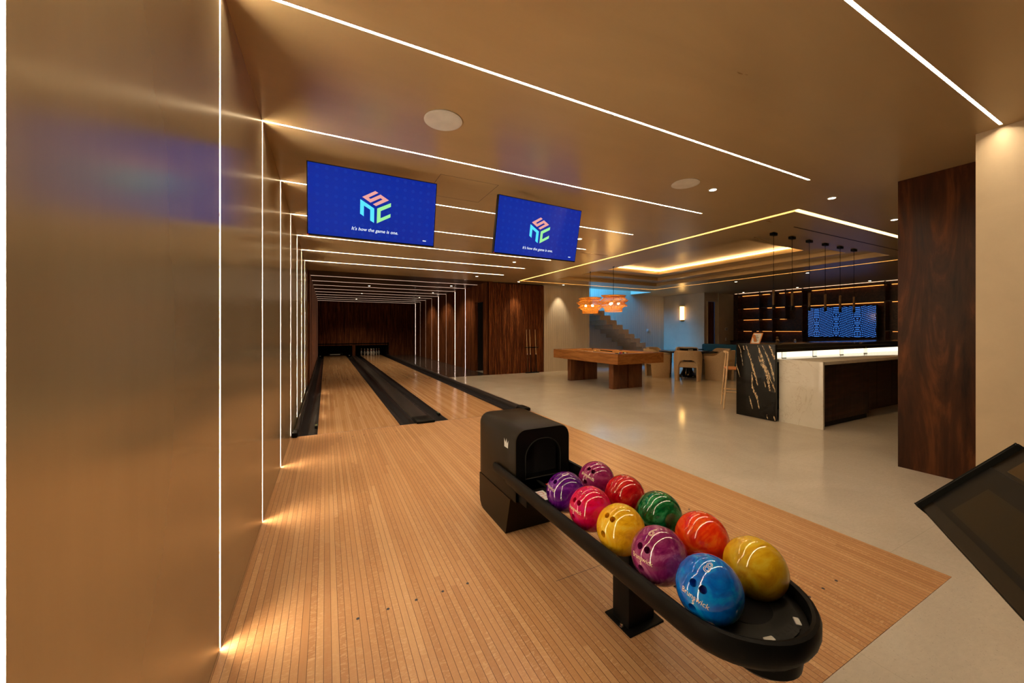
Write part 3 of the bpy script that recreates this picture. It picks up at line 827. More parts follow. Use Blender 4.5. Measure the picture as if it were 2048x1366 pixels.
# ------------------------------------------------------------ bowling balls
def sph(ax, ay, r=RBALL):   # front = -Y
    return Vector((sin(ax) * cos(ay), -cos(ax) * cos(ay), sin(ay))) * r
def ball_base():
    b = bmesh.new(); bmesh.ops.create_uvsphere(b, u_segments=72, v_segments=44, radius=RBALL)
    me = bpy.data.meshes.new('ball'); b.to_mesh(me); b.free(); o = bpy.data.objects.new('ball', me); C.objects.link(o)
    cb = bmesh.new()
    for ax, ay, r in ((R(-9), R(2), .0125), (R(9), R(2), .0125), (R(0), R(-40), .0135)):
        d = sph(ax, ay, 1); m4 = Matrix.Translation(d * RBALL * .9) @ d.to_track_quat('Z', 'Y').to_matrix().to_4x4()
        bmesh.ops.create_cone(cb, cap_ends=True, segments=20, radius1=r, radius2=r, depth=.05, matrix=m4)
    cm = bpy.data.meshes.new('cut'); cb.to_mesh(cm); cb.free(); co = bpy.data.objects.new('cut', cm); C.objects.link(co)
    md = o.modifiers.new('b', 'BOOLEAN'); md.object = co; md.operation = 'DIFFERENCE'; md.solver = 'EXACT'
    dg = bpy.context.evaluated_depsgraph_get(); dg.update(); res = bpy.data.meshes.new_from_object(o.evaluated_get(dg))
    bpy.data.objects.remove(o); bpy.data.objects.remove(co)
    for p in res.polygons:
        c = p.center; p.material_index = 1 if c.length < RBALL * .985 else 0
        p.use_smooth = True
    try: res.set_sharp_from_angle(angle=R(30))
    except Exception: pass
    return res
BM = ball_base()
def wrap(s, size, ay0, ax0=0., bold=.0004, lift=1.003, outline=False):
    me = text_mesh(s, size, 0, bold)
    for v in me.vertices:
        ax = ax0 + v.co.x / RBALL; ay = ay0 + v.co.y / RBALL
        v.co = sph(ax, ay, RBALL * lift)
    return me
def frame_from(front, down):
    f = Vector(front).normalized(); d = Vector(down); u = -(d - f * d.dot(f)).normalized()   # local up = away from 'down'
    yv = -f; zv = u; xv = yv.cross(zv)
    return Matrix((xv, yv, zv)).transposed().to_euler()
HOR = dict(
    blue=((.0, .06, .38), (.0, .13, .58), (.0, .27, .68)), mauve=((.11, .0, .06), (.22, .015, .11), (.40, .12, .26)),
    yellow=((.55, .25, .004), (.78, .42, .008), (.80, .56, .05)), pink=((.42, .0, .02), (.60, .002, .06), (.55, .01, .16)),
    purple=((.035, .0, .09), (.08, .002, .17), (.19, .03, .30)), maroon=((.16, .003, .07), (.25, .015, .10), (.34, .06, .17)),
    red=((.28, .0, .004), (.46, .002, .008), (.58, .02, .015)), green=((.0, .025, .008), (.0, .09, .02), (.03, .26, .09)),
    orange=((.62, .012, .002), (.78, .035, .004), (.85, .13, .01)), gold=((.50, .24, .004), (.66, .38, .010), (.70, .48, .03)))
BALLS = [
    ('blue', (1.176, .838), (-.863, -.226, .451), (-.985, -.17, .005), '8', 'blue swirled bowling ball numbered 8, nearest the end of the rack'),
    ('mauve', (1.176, 1.052), (-.872, -.054, .486), (-.997, -.069, .025), '6', 'mauve marbled bowling ball beside the orange one, front row'),
    ('yellow', (1.176, 1.265), (-.721, -.107, .684), (-.996, -.055, .076), '', 'yellow bowling ball with two dark finger holes facing the camera'),
    ('pink', (1.176, 1.478), (-.857, -.052, .512), (-.998, -.032, .046), '11', 'hot pink bowling ball between the yellow and the dark purple one'),
    ('purple', (1.176, 1.691), (-.725, .064, .686), (-.973, .123, .195), '10', 'dark purple bowling ball nearest the hood opening'),
    ('gold', (1.433, .835), (.85, .3, .35), (.1, 0, 1), '', 'plain yellow bowling ball at the rounded end, right of the blue one'),
    ('orange', (1.433, 1.055), (.6, .5, .62), (.1, .1, 1), '', 'bright orange red bowling ball in the far row beside the mauve one'),
    ('green', (1.433, 1.283), (.65, .3, .68), (.1, .05, 1), '', 'dark green bowling ball in the far row'),
    ('red', (1.433, 1.512), (.6, .4, .69), (.2, .1, 1), '', 'deep red bowling ball in the far row beside the green one'),
    ('maroon', (1.433, 1.745), (-.626, -.284, .727), (-.931, -.246, .27), '9', 'dusky maroon bowling ball farthest in the far row')]
for key, (x, y), fr, dn, num, lab in BALLS:
    t = thing('bowling_ball', lab, 'bowling ball', (x, y, ZB), group='bowling balls on the rack', wc=False)
    t.rotation_euler = frame_from(fr, dn)
    me = BM.copy(); me.materials.clear(); me.materials.append(ball_mat('ball_' + key, *HOR[key])); me.materials.append(M['darkhole'])
    o = bpy.data.objects.new('ball_shell', me); C.objects.link(o); o.parent = t
    if key in ('blue', 'mauve', 'pink', 'purple', 'maroon'):
        for s_, sz, ay in (('Brunswick', .024, R(-19)), ('S', .020, R(-28))):
            me = wrap(s_, sz, ay, bold=.0001); me.materials.append(M['cream']); o = bpy.data.objects.new('engraved_text', me); C.objects.link(o); o.parent = t
    if num:
        me = wrap(num, .058, R(40), bold=0.0008)
        inner = wrap(num, .058, R(40), bold=-.0012, lift=1.0045)
        me.materials.append(M['cream']); o = bpy.data.objects.new('engraved_number', me); C.objects.link(o); o.parent = t
        inner.materials.append([m for m in bpy.data.materials if m.name == 'ball_' + key][0]); o2 = bpy.data.objects.new('number_centre', inner); C.objects.link(o2); o2.parent = o
    elif key in ('red', 'green', 'orange', 'gold'):
        ax0, ay0 = (R(0), R(-45)) if key != 'gold' else (R(-35), R(-40))
        me = wrap('Brunswick', .013, ay0, ax0); me.materials.append(M['cream']); o = bpy.data.objects.new('engraved_text', me); C.objects.link(o); o.parent = t

# ------------------------------------------------------------ scoring kiosk (right edge)
P0 = Vector((1.833, .516, .758)); e1 = Vector((-.8675, -.497, 0)).normalized(); s1 = Vector((.332, -.579, .743)).normalized(); n1 = s1.cross(e1).normalized()
if n1.z < 0: n1 = -n1
kq = thing('scoring_kiosk', 'dark tilted scoring console with two screens at the right edge', 'console', (P0.x - .3, P0.y - .35, 0))
def pl3(a, b, c=0.): return P0 + e1 * a + s1 * b + n1 * c
def slab(bm, a0, a1, b0, b1, c0, c1, bev=0.):
    r = bmesh.ops.create_cube(bm, size=1)['verts']
    for v in r: v.co = pl3((a0 + a1) / 2 + v.co.x * (a1 - a0), (b0 + b1) / 2 + v.co.y * (b1 - b0), (c0 + c1) / 2 + v.co.z * (c1 - c0))
    if bev: bmesh.ops.bevel(bm, geom=list({e for v in r for e in v.link_edges}), offset=bev, segments=2, affect='EDGES', profile=.5)
    return bm
LK = .82
obj('casing', slab(bmesh.new(), 0, LK, 0, .326, -.05, 0, .006), M['hood'], kq)
b = bmesh.new(); slab(b, 0, .014, .0, .326, 0, .012, .004); obj('side_lip', b, M['greyd'], kq)
M['kscreen'] = plain('dim_screen', (.011, .007, .002), .35); M['kscreen2'] = plain('dim_screen_upper', (.045, .026, .008), .4)
for q_ in ('kscreen', 'kscreen2'): M[q_].node_tree.nodes['Principled BSDF'].inputs['Specular IOR Level'].default_value = .1
obj('lower_bezel', slab(bmesh.new(), .02, LK - .02, .04, .228, 0, .004), M['black'], kq)
M['kglass'] = plain('kiosk_glass', (.004, .003, .003), .1)
obj('lower_screen', slab(bmesh.new(), .125, LK - .08, .058, .172, .004, .0052), M['kscreen'], kq)
obj('groove', slab(bmesh.new(), .012, LK - .01, .2275, .232, 0, .002), M['void'], kq)
obj('upper_screen', slab(bmesh.new(), .086, LK - .08, .243, .300, 0, .002), M['kscreen2'], kq)
b = bmesh.new(); kx, ky = P0.x - .30, P0.y - .38; box(b, kx - .05, kx + .05, ky - .05, ky + .05, .02, .80, .01); obj('pedestal', b, M['black'], kq)
b = B(kx - .2, kx + .2, ky - .2, ky + .2, .001, .02, .006); obj('foot', b, M['black'], kq)

# ------------------------------------------------------------ pool table
pt = thing('pool_table', 'wooden pool table with slab legs under two woven pendant lamps', 'pool table', (6.38, 7.47, 0))
x0, x1, y0, y1, za, zt = 5.68, 7.08, 6.20, 8.75, .612, .845
b = bmesh.new(); wr = .15
for a in ((x0, x0 + .03, y0, y1), (x1 - .03, x1, y0, y1), (x0 + .03, x1 - .03, y0, y0 + .03), (x0 + .03, x1 - .03, y1 - .03, y1)): box(b, *a, za, zt)
obj('apron', b, M['oakpool'], pt, sm=False)
b = bmesh.new()
for a in ((x0 + .03, x0 + wr, y0 + .03, y1 - .03), (x1 - wr, x1 - .03, y0 + .03, y1 - .03), (x0 + wr, x1 - wr, y0 + .03, y0 + wr), (x0 + wr, x1 - wr, y1 - wr, y1 - .03)): box(b, *a, zt - .035, zt - .002)
obj('rail', b, M['oakpool'], pt, sm=False)
b = bmesh.new(); c_ = .05
for a in ((x0 + wr, x0 + wr + c_, y0 + wr + .06, y1 - wr - .06), (x1 - wr - c_, x1 - wr, y0 + wr + .06, y1 - wr - .06), (x0 + wr + .06, x1 - wr - .06, y0 + wr, y0 + wr + c_), (x0 + wr + .06, x1 - wr - .06, y1 - wr - c_, y1 - wr)): box(b, *a, zt - .055, zt - .01, .008)
obj('cushion', b, M['felt'], pt)
obj('playing_cloth', B(x0 + .1, x1 - .1, y0 + .1, y1 - .1, zt - .09, zt - .055), M['felt'], pt)
for px_ in (x0 + .12, x1 - .12):
    for py_ in (y0 + .12, (y0 + y1) / 2, y1 - .12): obj('pocket', (lambda b: cyl(b, px_, py_, zt - .05, zt + .001, .062, 20))(bmesh.new()), M['black'], pt)
obj('table_frame', B(x0 + .12, x1 - .12, y0 + .3, y1 - .3, za - .02, zt - .09), M['pooldark'], pt)
for yl in (6.62, 8.28):
    for xa in (5.93, 6.405):
        obj('leg', B(xa, xa + .425, yl, yl + .155, .0, za + .01, .004), M['pooldark'], pt)
    obj('leg_bridge', B(6.30, 6.46, yl + .03, yl + .125, .02, za), M['pooldark'], pt)
BZ = zt - .055
cols = [(.8, .78, .7), (.7, .5, .05), (.05, .1, .4), (.6, .05, .03), (.25, .05, .3), (.8, .25, .03), (.03, .25, .1), (.3, .02, .02), (.01, .01, .01), (.75, .7, .6), (.25, .10, .03)]
PBN = ['', 'yellow', 'blue', 'bright red', 'purple', 'orange', 'green', 'dark maroon', 'black', 'ivory', 'brown']
def pball(x, y, i, lab, g):
    k = 'poolball%d' % i
    if k not in M: M[k] = plain('pool_ball', cols[i], .1)
    b = bmesh.new(); bmesh.ops.create_uvsphere(b, u_segments=20, v_segments=12, radius=.0286)
    o = obj('pool_ball', b, M[k]); o.location = (x, y, BZ + .0286); tag(o, lab, 'pool ball', g)
M['poolball0'] = plain('cue_ball', (.85, .62, .28), .1)
pball(6.345, 7.774, 0, 'lone cream cue ball towards the left middle of the pool table', None)
k = 1
for r_ in range(4):
    for c_ in range(r_ + 1):
        i_ = k
        pball(6.30 + (c_ - r_ / 2) * .059, 6.88 - r_ * .051 - .06, i_, 'small %s pool ball in the racked cluster on the pool table' % PBN[k], 'racked pool balls on the pool table'); k += 1
b = bmesh.new(); ca = [(6.30, 6.98), (6.06, 6.56), (6.54, 6.56)]
tube(b, [(x, y, BZ + .014) for x, y in ca], .012, 6, True); tag(obj('ball_triangle', b, M['black']), 'black triangle round the pool balls on the table', 'triangle')
def cue(p, q, lab, g=None, tip=.006, butt=.014):
    """p butt, q tip"""
    p, q = Vector(p), Vector(q); t = thing('pool_cue', lab, 'pool cue', p, group=g)
    m_ = p.lerp(q, .42)
    obj('butt', tube(bmesh.new(), [p, p.lerp(q, .2), m_], [butt, butt * .9, butt * .72], 10), M['black'] if 'left' not in lab else M['bronze'], t)
    obj('shaft', tube(bmesh.new(), [m_, m_.lerp(q, .6), q], [butt * .70, tip * 1.3, tip], 10), M['ash'], t)
    obj('joint_ring', tube(bmesh.new(), [m_ - (q - p).normalized() * .012, m_ + (q - p).normalized() * .012], butt * .78, 10), M['white'], t)
cue((6.72, 7.55, BZ + .016), (6.62, 8.58, BZ + .06), 'cue lying on the pool table towards its far end')
cue((6.10, 7.05, BZ + .016), (6.22, 8.40, BZ + .04), 'cue lying on the pool table beside the cue ball')
cr_ = thing('cue_rack', 'small black cue rack on the slatted wall left of the beige wall', 'cue rack', (5.95, 10.36, 0))
obj('holder_bar', B(5.68, 6.16, 10.37, 10.418, .80, .83, .004), M['black'], cr_); obj('foot_bar', B(5.68, 6.16, 10.33, 10.418, .001, .03, .004), M['black'], cr_)
for x, lab in ((5.745, 'cue standing on the slatted wall, leftmost of three'), (5.86, 'cue standing on the slatted wall, middle of three'), (6.065, 'cue standing on the slatted wall, rightmost of three')):
    cue((x, 10.345, .032), (x - .02, 10.405, 1.39), lab, 'cues on the slatted wall', .008, .015)

# ------------------------------------------------------------ woven pendants
def bandshape(b, rng, r0, r1, z0, z1, tiltx, tilty, n=44, squash=1.):
    """one woven band: two rims joined by crossed canes"""
    def P(a, r, z):
        x, y = r * cos(a) * squash, r * sin(a); return Vector((x, y, z + x * tiltx + y * tilty))
    for q in range(4):
        f = q / 3; r = r0 + (r1 - r0) * f; z = z0 + (z1 - z0) * f
        tube(b, [P(2 * pi * k / 40, r + rng.uniform(-.004, .004), z) for k in range(40)], .0045, 5, True)
    for k in range(n):
        a = 2 * pi * k / n; da = .16 if k % 2 else -.16
        tube(b, [P(a, r0, z0), P(a + da / 2, (r0 + r1) / 2 + .005, (z0 + z1) / 2), P(a + da, r1, z1)], .0042, 4)
def rattan_pendant(x, y, zc, lab, seed):
    rng = random.Random(seed); t = thing('woven_pendant', lab, 'pendant lamp', (x, y, 1.83), group='woven pendants over the pool table', wc=False); t.rotation_euler = (0, 0, seed)
    o = t.location
    obj('canopy', B(-.06, .06, -.02, .02, zc - 1.83 - .02, zc - 1.83 - .001, .003), M['black'], t)
    obj('cord', tube(bmesh.new(), [(0, 0, .40), (0, 0, zc - 1.85)], .006, 6), M['black'], t)
    b = bmesh.new()
    bandshape(b, rng, .205, .205, .0, .07, 0, 0)
    bandshape(b, rng, .21, .30, .075, .15, .02, -.03)
    bandshape(b, rng, .335, .24, .15, .22, -.04, .03, squash=.95)
    bandshape(b, rng, .25, .36, .20, .27, .06, -.02, squash=1.02)
    bandshape(b, rng, .33, .24, .27, .35, -.05, -.04)
    bandshape(b, rng, .24, .30, .35, .40, .04, .03)
    bandshape(b, rng, .28, .03, .40, .42, .02, .01, 40)
    obj('woven_shade', b, M['rattan'], t)
    for k in range(3):
        a = 2.1 * k + .5; bx_, by_ = .12 * cos(a), .12 * sin(a)
        lb = bmesh.new(); bmesh.ops.create_uvsphere(lb, u_segments=12, v_segments=8, radius=.026); bmesh.ops.translate(lb, vec=(bx_, by_, .20), verts=lb.verts)
        o_ = obj('bulb', lb, M['bulb'], t)
        hb = tube(bmesh.new(), [(0, 0, .28), (bx_ * .8, by_ * .8, .28), (bx_, by_, .226)], .008, 6); obj('lamp_holder', hb, M['brass'], t)
    obj('lamp_stem', tube(bmesh.new(), [(0, 0, .27), (0, 0, .42)], .009, 6), M['brass'], t)
rattan_pendant(6.40, 7.14, Z1, 'right woven rattan pendant lamp over the pool table', 1)
rattan_pendant(6.40, 8.05, Z1, 'left woven rattan pendant lamp over the pool table', 4)

# ------------------------------------------------------------ dining set
def c2w(xr, d, z=0): return Vector((.8942 * xr + .4477 * d, -.4477 * xr + .8941 * d, z))
TC = c2w(5.22, 11.05)
tb = thing('round_table', 'round black dining table ringed by curved beige chairs', 'table', TC)
b = bmesh.new(); lathe(b, [(.74, .715), (.80, .722), (.80, .75), (.79, .755)], (TC.x, TC.y, 0), 56); obj('tabletop', b, M['tabletop'], tb)
b = bmesh.new(); lathe(b, [(.34, .0), (.34, .02), (.20, .05), (.13, .2), (.12, .5), (.20, .68), (.34, .716)], (TC.x, TC.y, 0), 32); obj('pedestal', b, M['tabletop'], tb)
def shell_mesh():
    b = bmesh.new(); n = 40; th = .065; rows = 10; G = []
    for i in range(n + 1):
        f = i / n * 2 - 1                       # -1 left front .. 0 back .. 1 right front
        a = f * R(112)
        # plan: superellipse, back at -y
        rx, ry = .335, .33
        px, py = rx * math.copysign(abs(sin(a)) ** .8, a), -ry * math.copysign(abs(cos(a)) ** .85, cos(a))
        if abs(f) > .80: py = py + (abs(f) - .80) * .5
        h = .82 if abs(f) < .42 else .82 - .16 * (1 - cos(pi * min(1, (abs(f) - .42) / .45))) / 2
        lo = 0.
        if abs(f) < .40: lo = .565 * max(0, 1 - (abs(f) / .40) ** 4) ** .5
        nrm = Vector((px, py, 0)).normalized()
        out_, in_ = [], []
        for k in range(rows + 1):
            z = lo + (h - lo) * k / rows
            e = .006 if k in (0, rows) else 0
            flare = .03 * (z / .82)
            out_.append(b.verts.new((px + nrm.x * (flare - e), py + nrm.y * (flare - e), z)))
            in_.append(b.verts.new((px - nrm.x * (th - flare - e), py - nrm.y * (th - flare - e), z)))
        G.append((out_, in_))
    for i in range(n):
        (o0, i0), (o1, i1) = G[i], G[i + 1]
        for k in range(rows):
            b.faces.new((o0[k], o1[k], o1[k + 1], o0[k + 1])); b.faces.new((i0[k], i0[k + 1], i1[k + 1], i1[k]))
        b.faces.new((o0[-1], o1[-1], i1[-1], i0[-1])); b.faces.new((o0[0], i0[0], i1[0], o1[0]))
    for (o0, i0), r_ in ((G[0], 1), (G[-1], 0)):
        for k in range(rows): b.faces.new((o0[k], o0[k + 1], i0[k + 1], i0[k]))
    return b
def dining_chair():
    t = thing('dining_chair', '', 'chair', (0, 0, 0), group='curved chairs round the dining table', wc=False)
    obj('curved_shell', shell_mesh(), M['bouclé'], t)
    obj('seat', B(-.262, .262, -.26, .27, .36, .49, .035, 4), M['bouclé'], t)
    return t
ch0 = dining_chair()
for k, (ang, lab) in enumerate(((-115, 'beige curved chair with an open arched back turned to the camera'), (-55, 'beige curved chair on the right side of the round table nearest the bar'),
                   (-178, 'beige curved chair half hidden behind the right end of the pool table'), (127, 'beige curved chair on the far left side of the round table by the stairs'),
                   (66, 'beige curved chair behind the round table, behind the small black box'), (8, 'beige curved chair on the far right side of the round table'))):
    c = ch0 if k == 0 else copytree(ch0)
    a = R(ang); p = c2w(5.22 + .93 * cos(a), 11.05 + .93 * sin(a)); c.location = p
    dv = TC - p; c.rotation_euler = (0, 0, math.atan2(dv.y, dv.x) - pi / 2); c['label'] = lab
gp = c2w(5.15, 10.85); gb = thing('game_box', 'small black box with pale marks on the round table', 'box', (gp.x, gp.y, .755), R(26.6 * -1), wc=False)
obj('box_body', B(-.20, .20, -.12, .12, .001, .085, .004), M['black'], gb)
b = bmesh.new()
for k in range(4): box(b, -.06 + k * .036, -.035 + k * .036, -.1215, -.1205, .02, .065)
obj('pale_marks', b, M['grey'], gb)
sp_ = Vector((12.5, 8.5, 0)); sf = thing('sofa', 'teal upholstered sofa behind the dining chairs, by the wall with switches', 'sofa', sp_, R(0), wc=False)
obj('seat', B(-.45, .45, -.85, .85, .16, .45, .05, 3), M['tealfab'], sf); obj('backrest', B(.25, .5, -.9, .9, .16, .86, .06, 3), M['tealfab'], sf)
for s_ in (-1, 1): obj('armrest', B(-.45, .45, s_ * .88 - .09, s_ * .88 + .09, .16, .66, .05, 3), M['tealfab'], sf)
for x in (-.4, .42):
    for y in (-.85, .85): obj('leg', cyl(bmesh.new(), x, y, 0, .17, .025, 10), M['steel'], sf)

# ------------------------------------------------------------ sconce, switches
t = thing('wall_sconce', 'glowing alabaster wall sconce with brass backplate on the blue lit wall', 'wall lamp', (13.4, 10.75, 2.08))
obj('backplate', B(13.37, 13.399, 10.67, 10.83, 1.74, 2.42, .004), M['brass'], t)
M['alab'] = emis('alabaster', (1, .56, .16), 9)
b = bmesh.new(); prism(b, [(13.37 - .10 * sin(pi * k / 10) , 10.65 + .20 * k / 10) for k in range(11)], 'z', 1.80, 2.36); obj('lamp_shade', b, M['alab'], t)
for z_ in (1.785, 2.36): obj('end_band', prism(bmesh.new(), [(13.372 - .105 * sin(pi * k / 10), 10.645 + .21 * k / 10) for k in range(11)], 'z', z_, z_ + .015), M['brass'], t)
def switch(name, x, y, z, lab, face='y', w_=.08, h_=.12, two=False):
    t = thing(name, lab, 'switch', (x, y, z)); obj('plate', B(x - w_ / 2, x + w_ / 2, y - .012, y, z - h_ / 2, z + h_ / 2, .003), M['white'], t)
    if two:
        for s_ in (-.035, .035): obj('dial', B(x + s_ - .022, x + s_ + .022, y - .014, y - .012, z - .02, z + .02), M['ink'], t)
    else: obj('rocker', B(x - .016, x + .016, y - .016, y - .012, z - .035, z + .035, .002), M['grey'], t)
switch('thermostat', 14.72, 9.72, 1.42, 'white double thermostat plate on the beige wall left of the shelves', w_=.17, h_=.10, two=True)
switch('light_switch', 14.70, 9.72, 1.0, 'white light switch below the thermostat left of the shelves')
switch('light_switch', 12.42, 11.714, 1.36, 'white light switch on the grooved wall right of the stairs', w_=.13)

# ------------------------------------------------------------ bar island
bi = thing('bar_counter', 'black marble bar counter with cream veins and a raised top', 'bar', (8.3, 3.5, 0))
bx0, bx1 = 6.0, 11.6
M['mplain'] = plain('black_marble_ground', (.006, .005, .004), .18, 0, 0, .5, 5.); M['mplain'].node_tree.nodes['Principled BSDF'].inputs['Specular IOR Level'].default_value = .22
obj('end_panel', B(bx0, bx0 + .05, 3.20, 3.79, 0, 1.151, .003), M['mplain'], bi)
VEINS = [([(3.755, 1.134), (3.723, 1.06), (3.705, 0.937), (3.68, 0.79)], 3), ([(3.631, 1.126), (3.589, 1.005), (3.559, 0.898), (3.512, 0.732), (3.477, 0.616), (3.454, 0.511)], 9), ([(3.541, 0.705), (3.535, 0.488), (3.506, 0.408), (3.465, 0.318), (3.431, 0.145)], 9), ([(3.857, 0.965), (3.799, 0.83), (3.73, 0.611)], 4), ([(3.454, 1.132), (3.397, 0.968), (3.374, 0.864), (3.33, 0.727), (3.308, 0.659), (3.286, 0.533), (3.275, 0.442)], 12), ([(3.352, 1.053), (3.308, 0.962), (3.275, 0.871), (3.232, 0.713), (3.216, 0.6)], 8), ([(3.286, 1.138), (3.253, 1.058), (3.221, 0.968), (3.208, 0.923)], 9), ([(3.442, 0.966), (3.414, 0.896), (3.397, 0.814)], 6), ([(3.33, 0.82), (3.286, 0.708), (3.264, 0.606), (3.2, 0.453)], 6), ([(3.583, 0.323), (3.559, 0.23), (3.529, 0.126)], 5), ([(3.221, 0.081), (3.198, 0.011)], 6), ([(3.68, 1.124), (3.658, 1.051)], 4), ([(3.391, 1.134), (3.346, 1.054)], 4), ([(3.232, 0.575), (3.194, 0.419)], 4), ([(3.857, 0.077), (3.818, 0.021)], 6), ([(3.319, 0.084), (3.308, 0.017)], 3), ([(3.358, 0.582), (3.335, 0.491)], 4)]
rng = random.Random(11); vb = bmesh.new()
for pts_, wd_ in VEINS:
    P = []
    for (a, b_), (c_, d_) in zip(pts_, pts_[1:]):
        for k in range(5): P.append((a + (c_ - a) * k / 5 + rng.uniform(-.004, .004), b_ + (d_ - b_) * k / 5))
    P.append(pts_[-1]); m_ = len(P); L_, R_ = [], []
    for k, (y_, z_) in enumerate(P):
        w_ = wd_ * .0013 * (.25 + sin(pi * k / (m_ - 1)) ** .7) * rng.uniform(.6, 1.5)
        z_ = min(z_, 1.149); L_.append(vb.verts.new((bx0 - .0004, max(3.201, min(3.789, y_ - w_)), z_))); R_.append(vb.verts.new((bx0 - .0004, max(3.2, min(3.79, y_ + w_)), z_)))
    for k in range(m_ - 1): vb.faces.new((L_[k], L_[k + 1], R_[k + 1], R_[k]))
vt = NT('cream_veins'); vf = vt.noise(vt.mapv((1, 70, 40)), 1, 4, .7)
vt.done(vt.ramp(vf, [(.44, (.03, .02, .012)), (.52, (.72, .52, .3))]), .2); M['veins'] = vt.m
sub('marble_vein', vb, M['veins'], bi.children[0], bi)
obj('countertop', B(bx0 + .05, bx1, 3.20, 3.79, 1.09, 1.151, .003), M['mblack'], bi)
obj('fascia', B(bx0 + .05, bx1, 3.20, 3.24, 1.035, 1.09), M['mblack'], bi)
obj('body_panel', B(bx0 + .05, bx1, 3.68, 3.72, 0, 1.09), M['mblack'], bi)
wc = thing('prep_counter', 'white quartz lower counter with waterfall end against the black marble bar', 'counter', (8.3, 2.9, 0))
obj('waterfall_end', B(6.085, 6.125, 2.64, 3.195, 0, .93, .002), M['mwhite'], wc)
obj('countertop', B(6.125, bx1, 2.64, 3.42, .885, .93, .002), M['mwhite'], wc)
bg = thing('backlit_panel', 'glowing backlit band between the white counter and the black marble top', 'light panel', (8.3, 3.3, .93))
obj('diffuser', B(bx0 + .09, bx1 - .02, 3.385, 3.395, .931, 1.088), M['backlit'], bg)
for x in (6.30, 7.2, 8.1, 9.0):
    t = thing('glass_bracket', 'clear glass bracket on the lit white counter, %s from its left end' % {6.30: 'first', 7.2: 'second', 8.1: 'third', 9.0: 'fourth'}[x], 'bracket', (x, 3.28, .93), group='glass brackets on the counter')
    obj('glass_plate', B(x - .004, x + .12, 3.26, 3.268, .9302, 1.033), M['glass'], t); obj('clip', B(x, x + .10, 3.255, 3.272, .9305, .94), M['bronze'], t)
kb = thing('cabinet', 'dark ribbed walnut cabinet under the left part of the white counter', 'cabinet', (6.9, 2.9, 0))
b = slatwall('x', 6.15, 7.62, 2.70, -1, .075, .88, .045, .034, .012, back=.5); obj('ribbed_front', b, M['walnutD'], kb)
obj('plinth', B(6.15, 7.58, 2.72, 3.15, 0, .08), M['void'], kb)
kb = thing('cabinet', 'dark walnut cabinet set back under the right part of the white counter', 'cabinet', (9.6, 3.1, 0))
obj('front_panel', B(7.64, bx1, 2.95, 3.18, 0, .88), M['walnutD'], kb)
for k in range(4): obj('door_line', B(8.0 + k * .6, 8.005 + k * .6, 2.947, 2.952, .05, .86), M['ink'], kb)

# things on the bar
sf_ = thing('menu_frame', 'small orange wooden frame leaning on the left end of the bar', 'picture frame', (6.17, 3.60, 1.151), wc=False)
sf_.rotation_euler = (0, 0, R(-90))
fb = bmesh.new(); W2, H2 = .075, .20
for a in ((-W2, W2, 0, .012, 0, .014), (-W2, W2, 0, .012, H2 - .014, H2), (-W2, -W2 + .014, 0, .012, 0, H2), (W2 - .014, W2, 0, .012, 0, H2)): box(fb, *a)
for pp_ in (fb,): bmesh.ops.rotate(pp_, cent=(0, 0, 0), matrix=Matrix.Rotation(R(-30), 3, 'X'), verts=pp_.verts)
obj('frame', fb, M['orangeW'], sf_)
fb = B(-W2 + .014, W2 - .014, .003, .008, .014, H2 - .014); bmesh.ops.rotate(fb, cent=(0, 0, 0), matrix=Matrix.Rotation(R(-30), 3, 'X'), verts=fb.verts); pg = obj('printed_card', fb, M['paper'], sf_)
fb = bmesh.new()
for k in range(4): box(fb, -.035, .03 - (k % 2) * .02, .0015, .0028, .05 + k * .03, .058 + k * .03)
bmesh.ops.rotate(fb, cent=(0, 0, 0), matrix=Matrix.Rotation(R(-30), 3, 'X'), verts=fb.verts); g = obj('card_print', fb, M['ink'], None); g.parent = pg
fb = B(-.02, .02, .03, .036, 0, .15); bmesh.ops.rotate(fb, cent=(0, .03, 0), matrix=Matrix.Rotation(R(20), 3, 'X'), verts=fb.verts); obj('easel_leg', fb, M['orangeW'], sf_)
fg = thing('figurine', 'small dark bronze figurine on the bar top', 'figurine', (6.24, 3.30, 1.151), wc=False)
b = bmesh.new(); lathe(b, [(.032, .001), (.032, .012), (.018, .02), (.022, .045), (.026, .06), (.016, .075), (.010, .082), (.017, .092), (.018, .104), (.010, .114), (.002, .118)], seg=16); obj('figure', b, M['bronze'], fg)
b = tube(bmesh.new(), [(-.022, 0, .062), (-.036, -.01, .045), (-.020, -.02, .036)], .006, 6); tube(b, [(.022, 0, .062), (.036, -.01, .045), (.020, -.02, .036)], .006, 6); obj('arms', b, M['bronze'], fg)
t = thing('shaker', 'tiny glinting shaker on the bar top left of the wave screen', 'shaker', (7.35, 3.6, 1.151), wc=False)
obj('glass_body', lathe(bmesh.new(), [(.014, .001), (.016, .03), (.012, .045)], seg=14), M['glass'], t); obj('cap', lathe(bmesh.new(), [(.013, .0452), (.012, .058), (.004, .062)], seg=14), M['steel'], t)

# bar pendants
def bar_pendant(x, lab, z1=Z1):
    t = thing('bar_pendant', lab, 'pendant lamp', (x, 3.52, 1.72), group='slim black pendants over the bar')
    obj('canopy', B(x - .06, x + .06, 3.49, 3.55, z1 - .045, z1 - .001, .003), M['black'], t)
    obj('cord', tube(bmesh.new(), [(x, 3.52, 2.0), (x, 3.52, z1 - .04)], .004, 6), M['black'], t)
    obj('lamp_tube', lathe(bmesh.new(), [(.018, 1.78), (.018, 2.02), (.012, 2.03)], (x, 3.52, 0), 16), M['bronze'], t)
    obj('lamp_tip', lathe(bmesh.new(), [(.020, 1.71), (.021, 1.78)], (x, 3.52, 0), 16), M['black'], t)
for k in range(6): bar_pendant(6.55 + .546 * k, 'slim black pendant over the bar, %s from the left of six' % ORD[k])

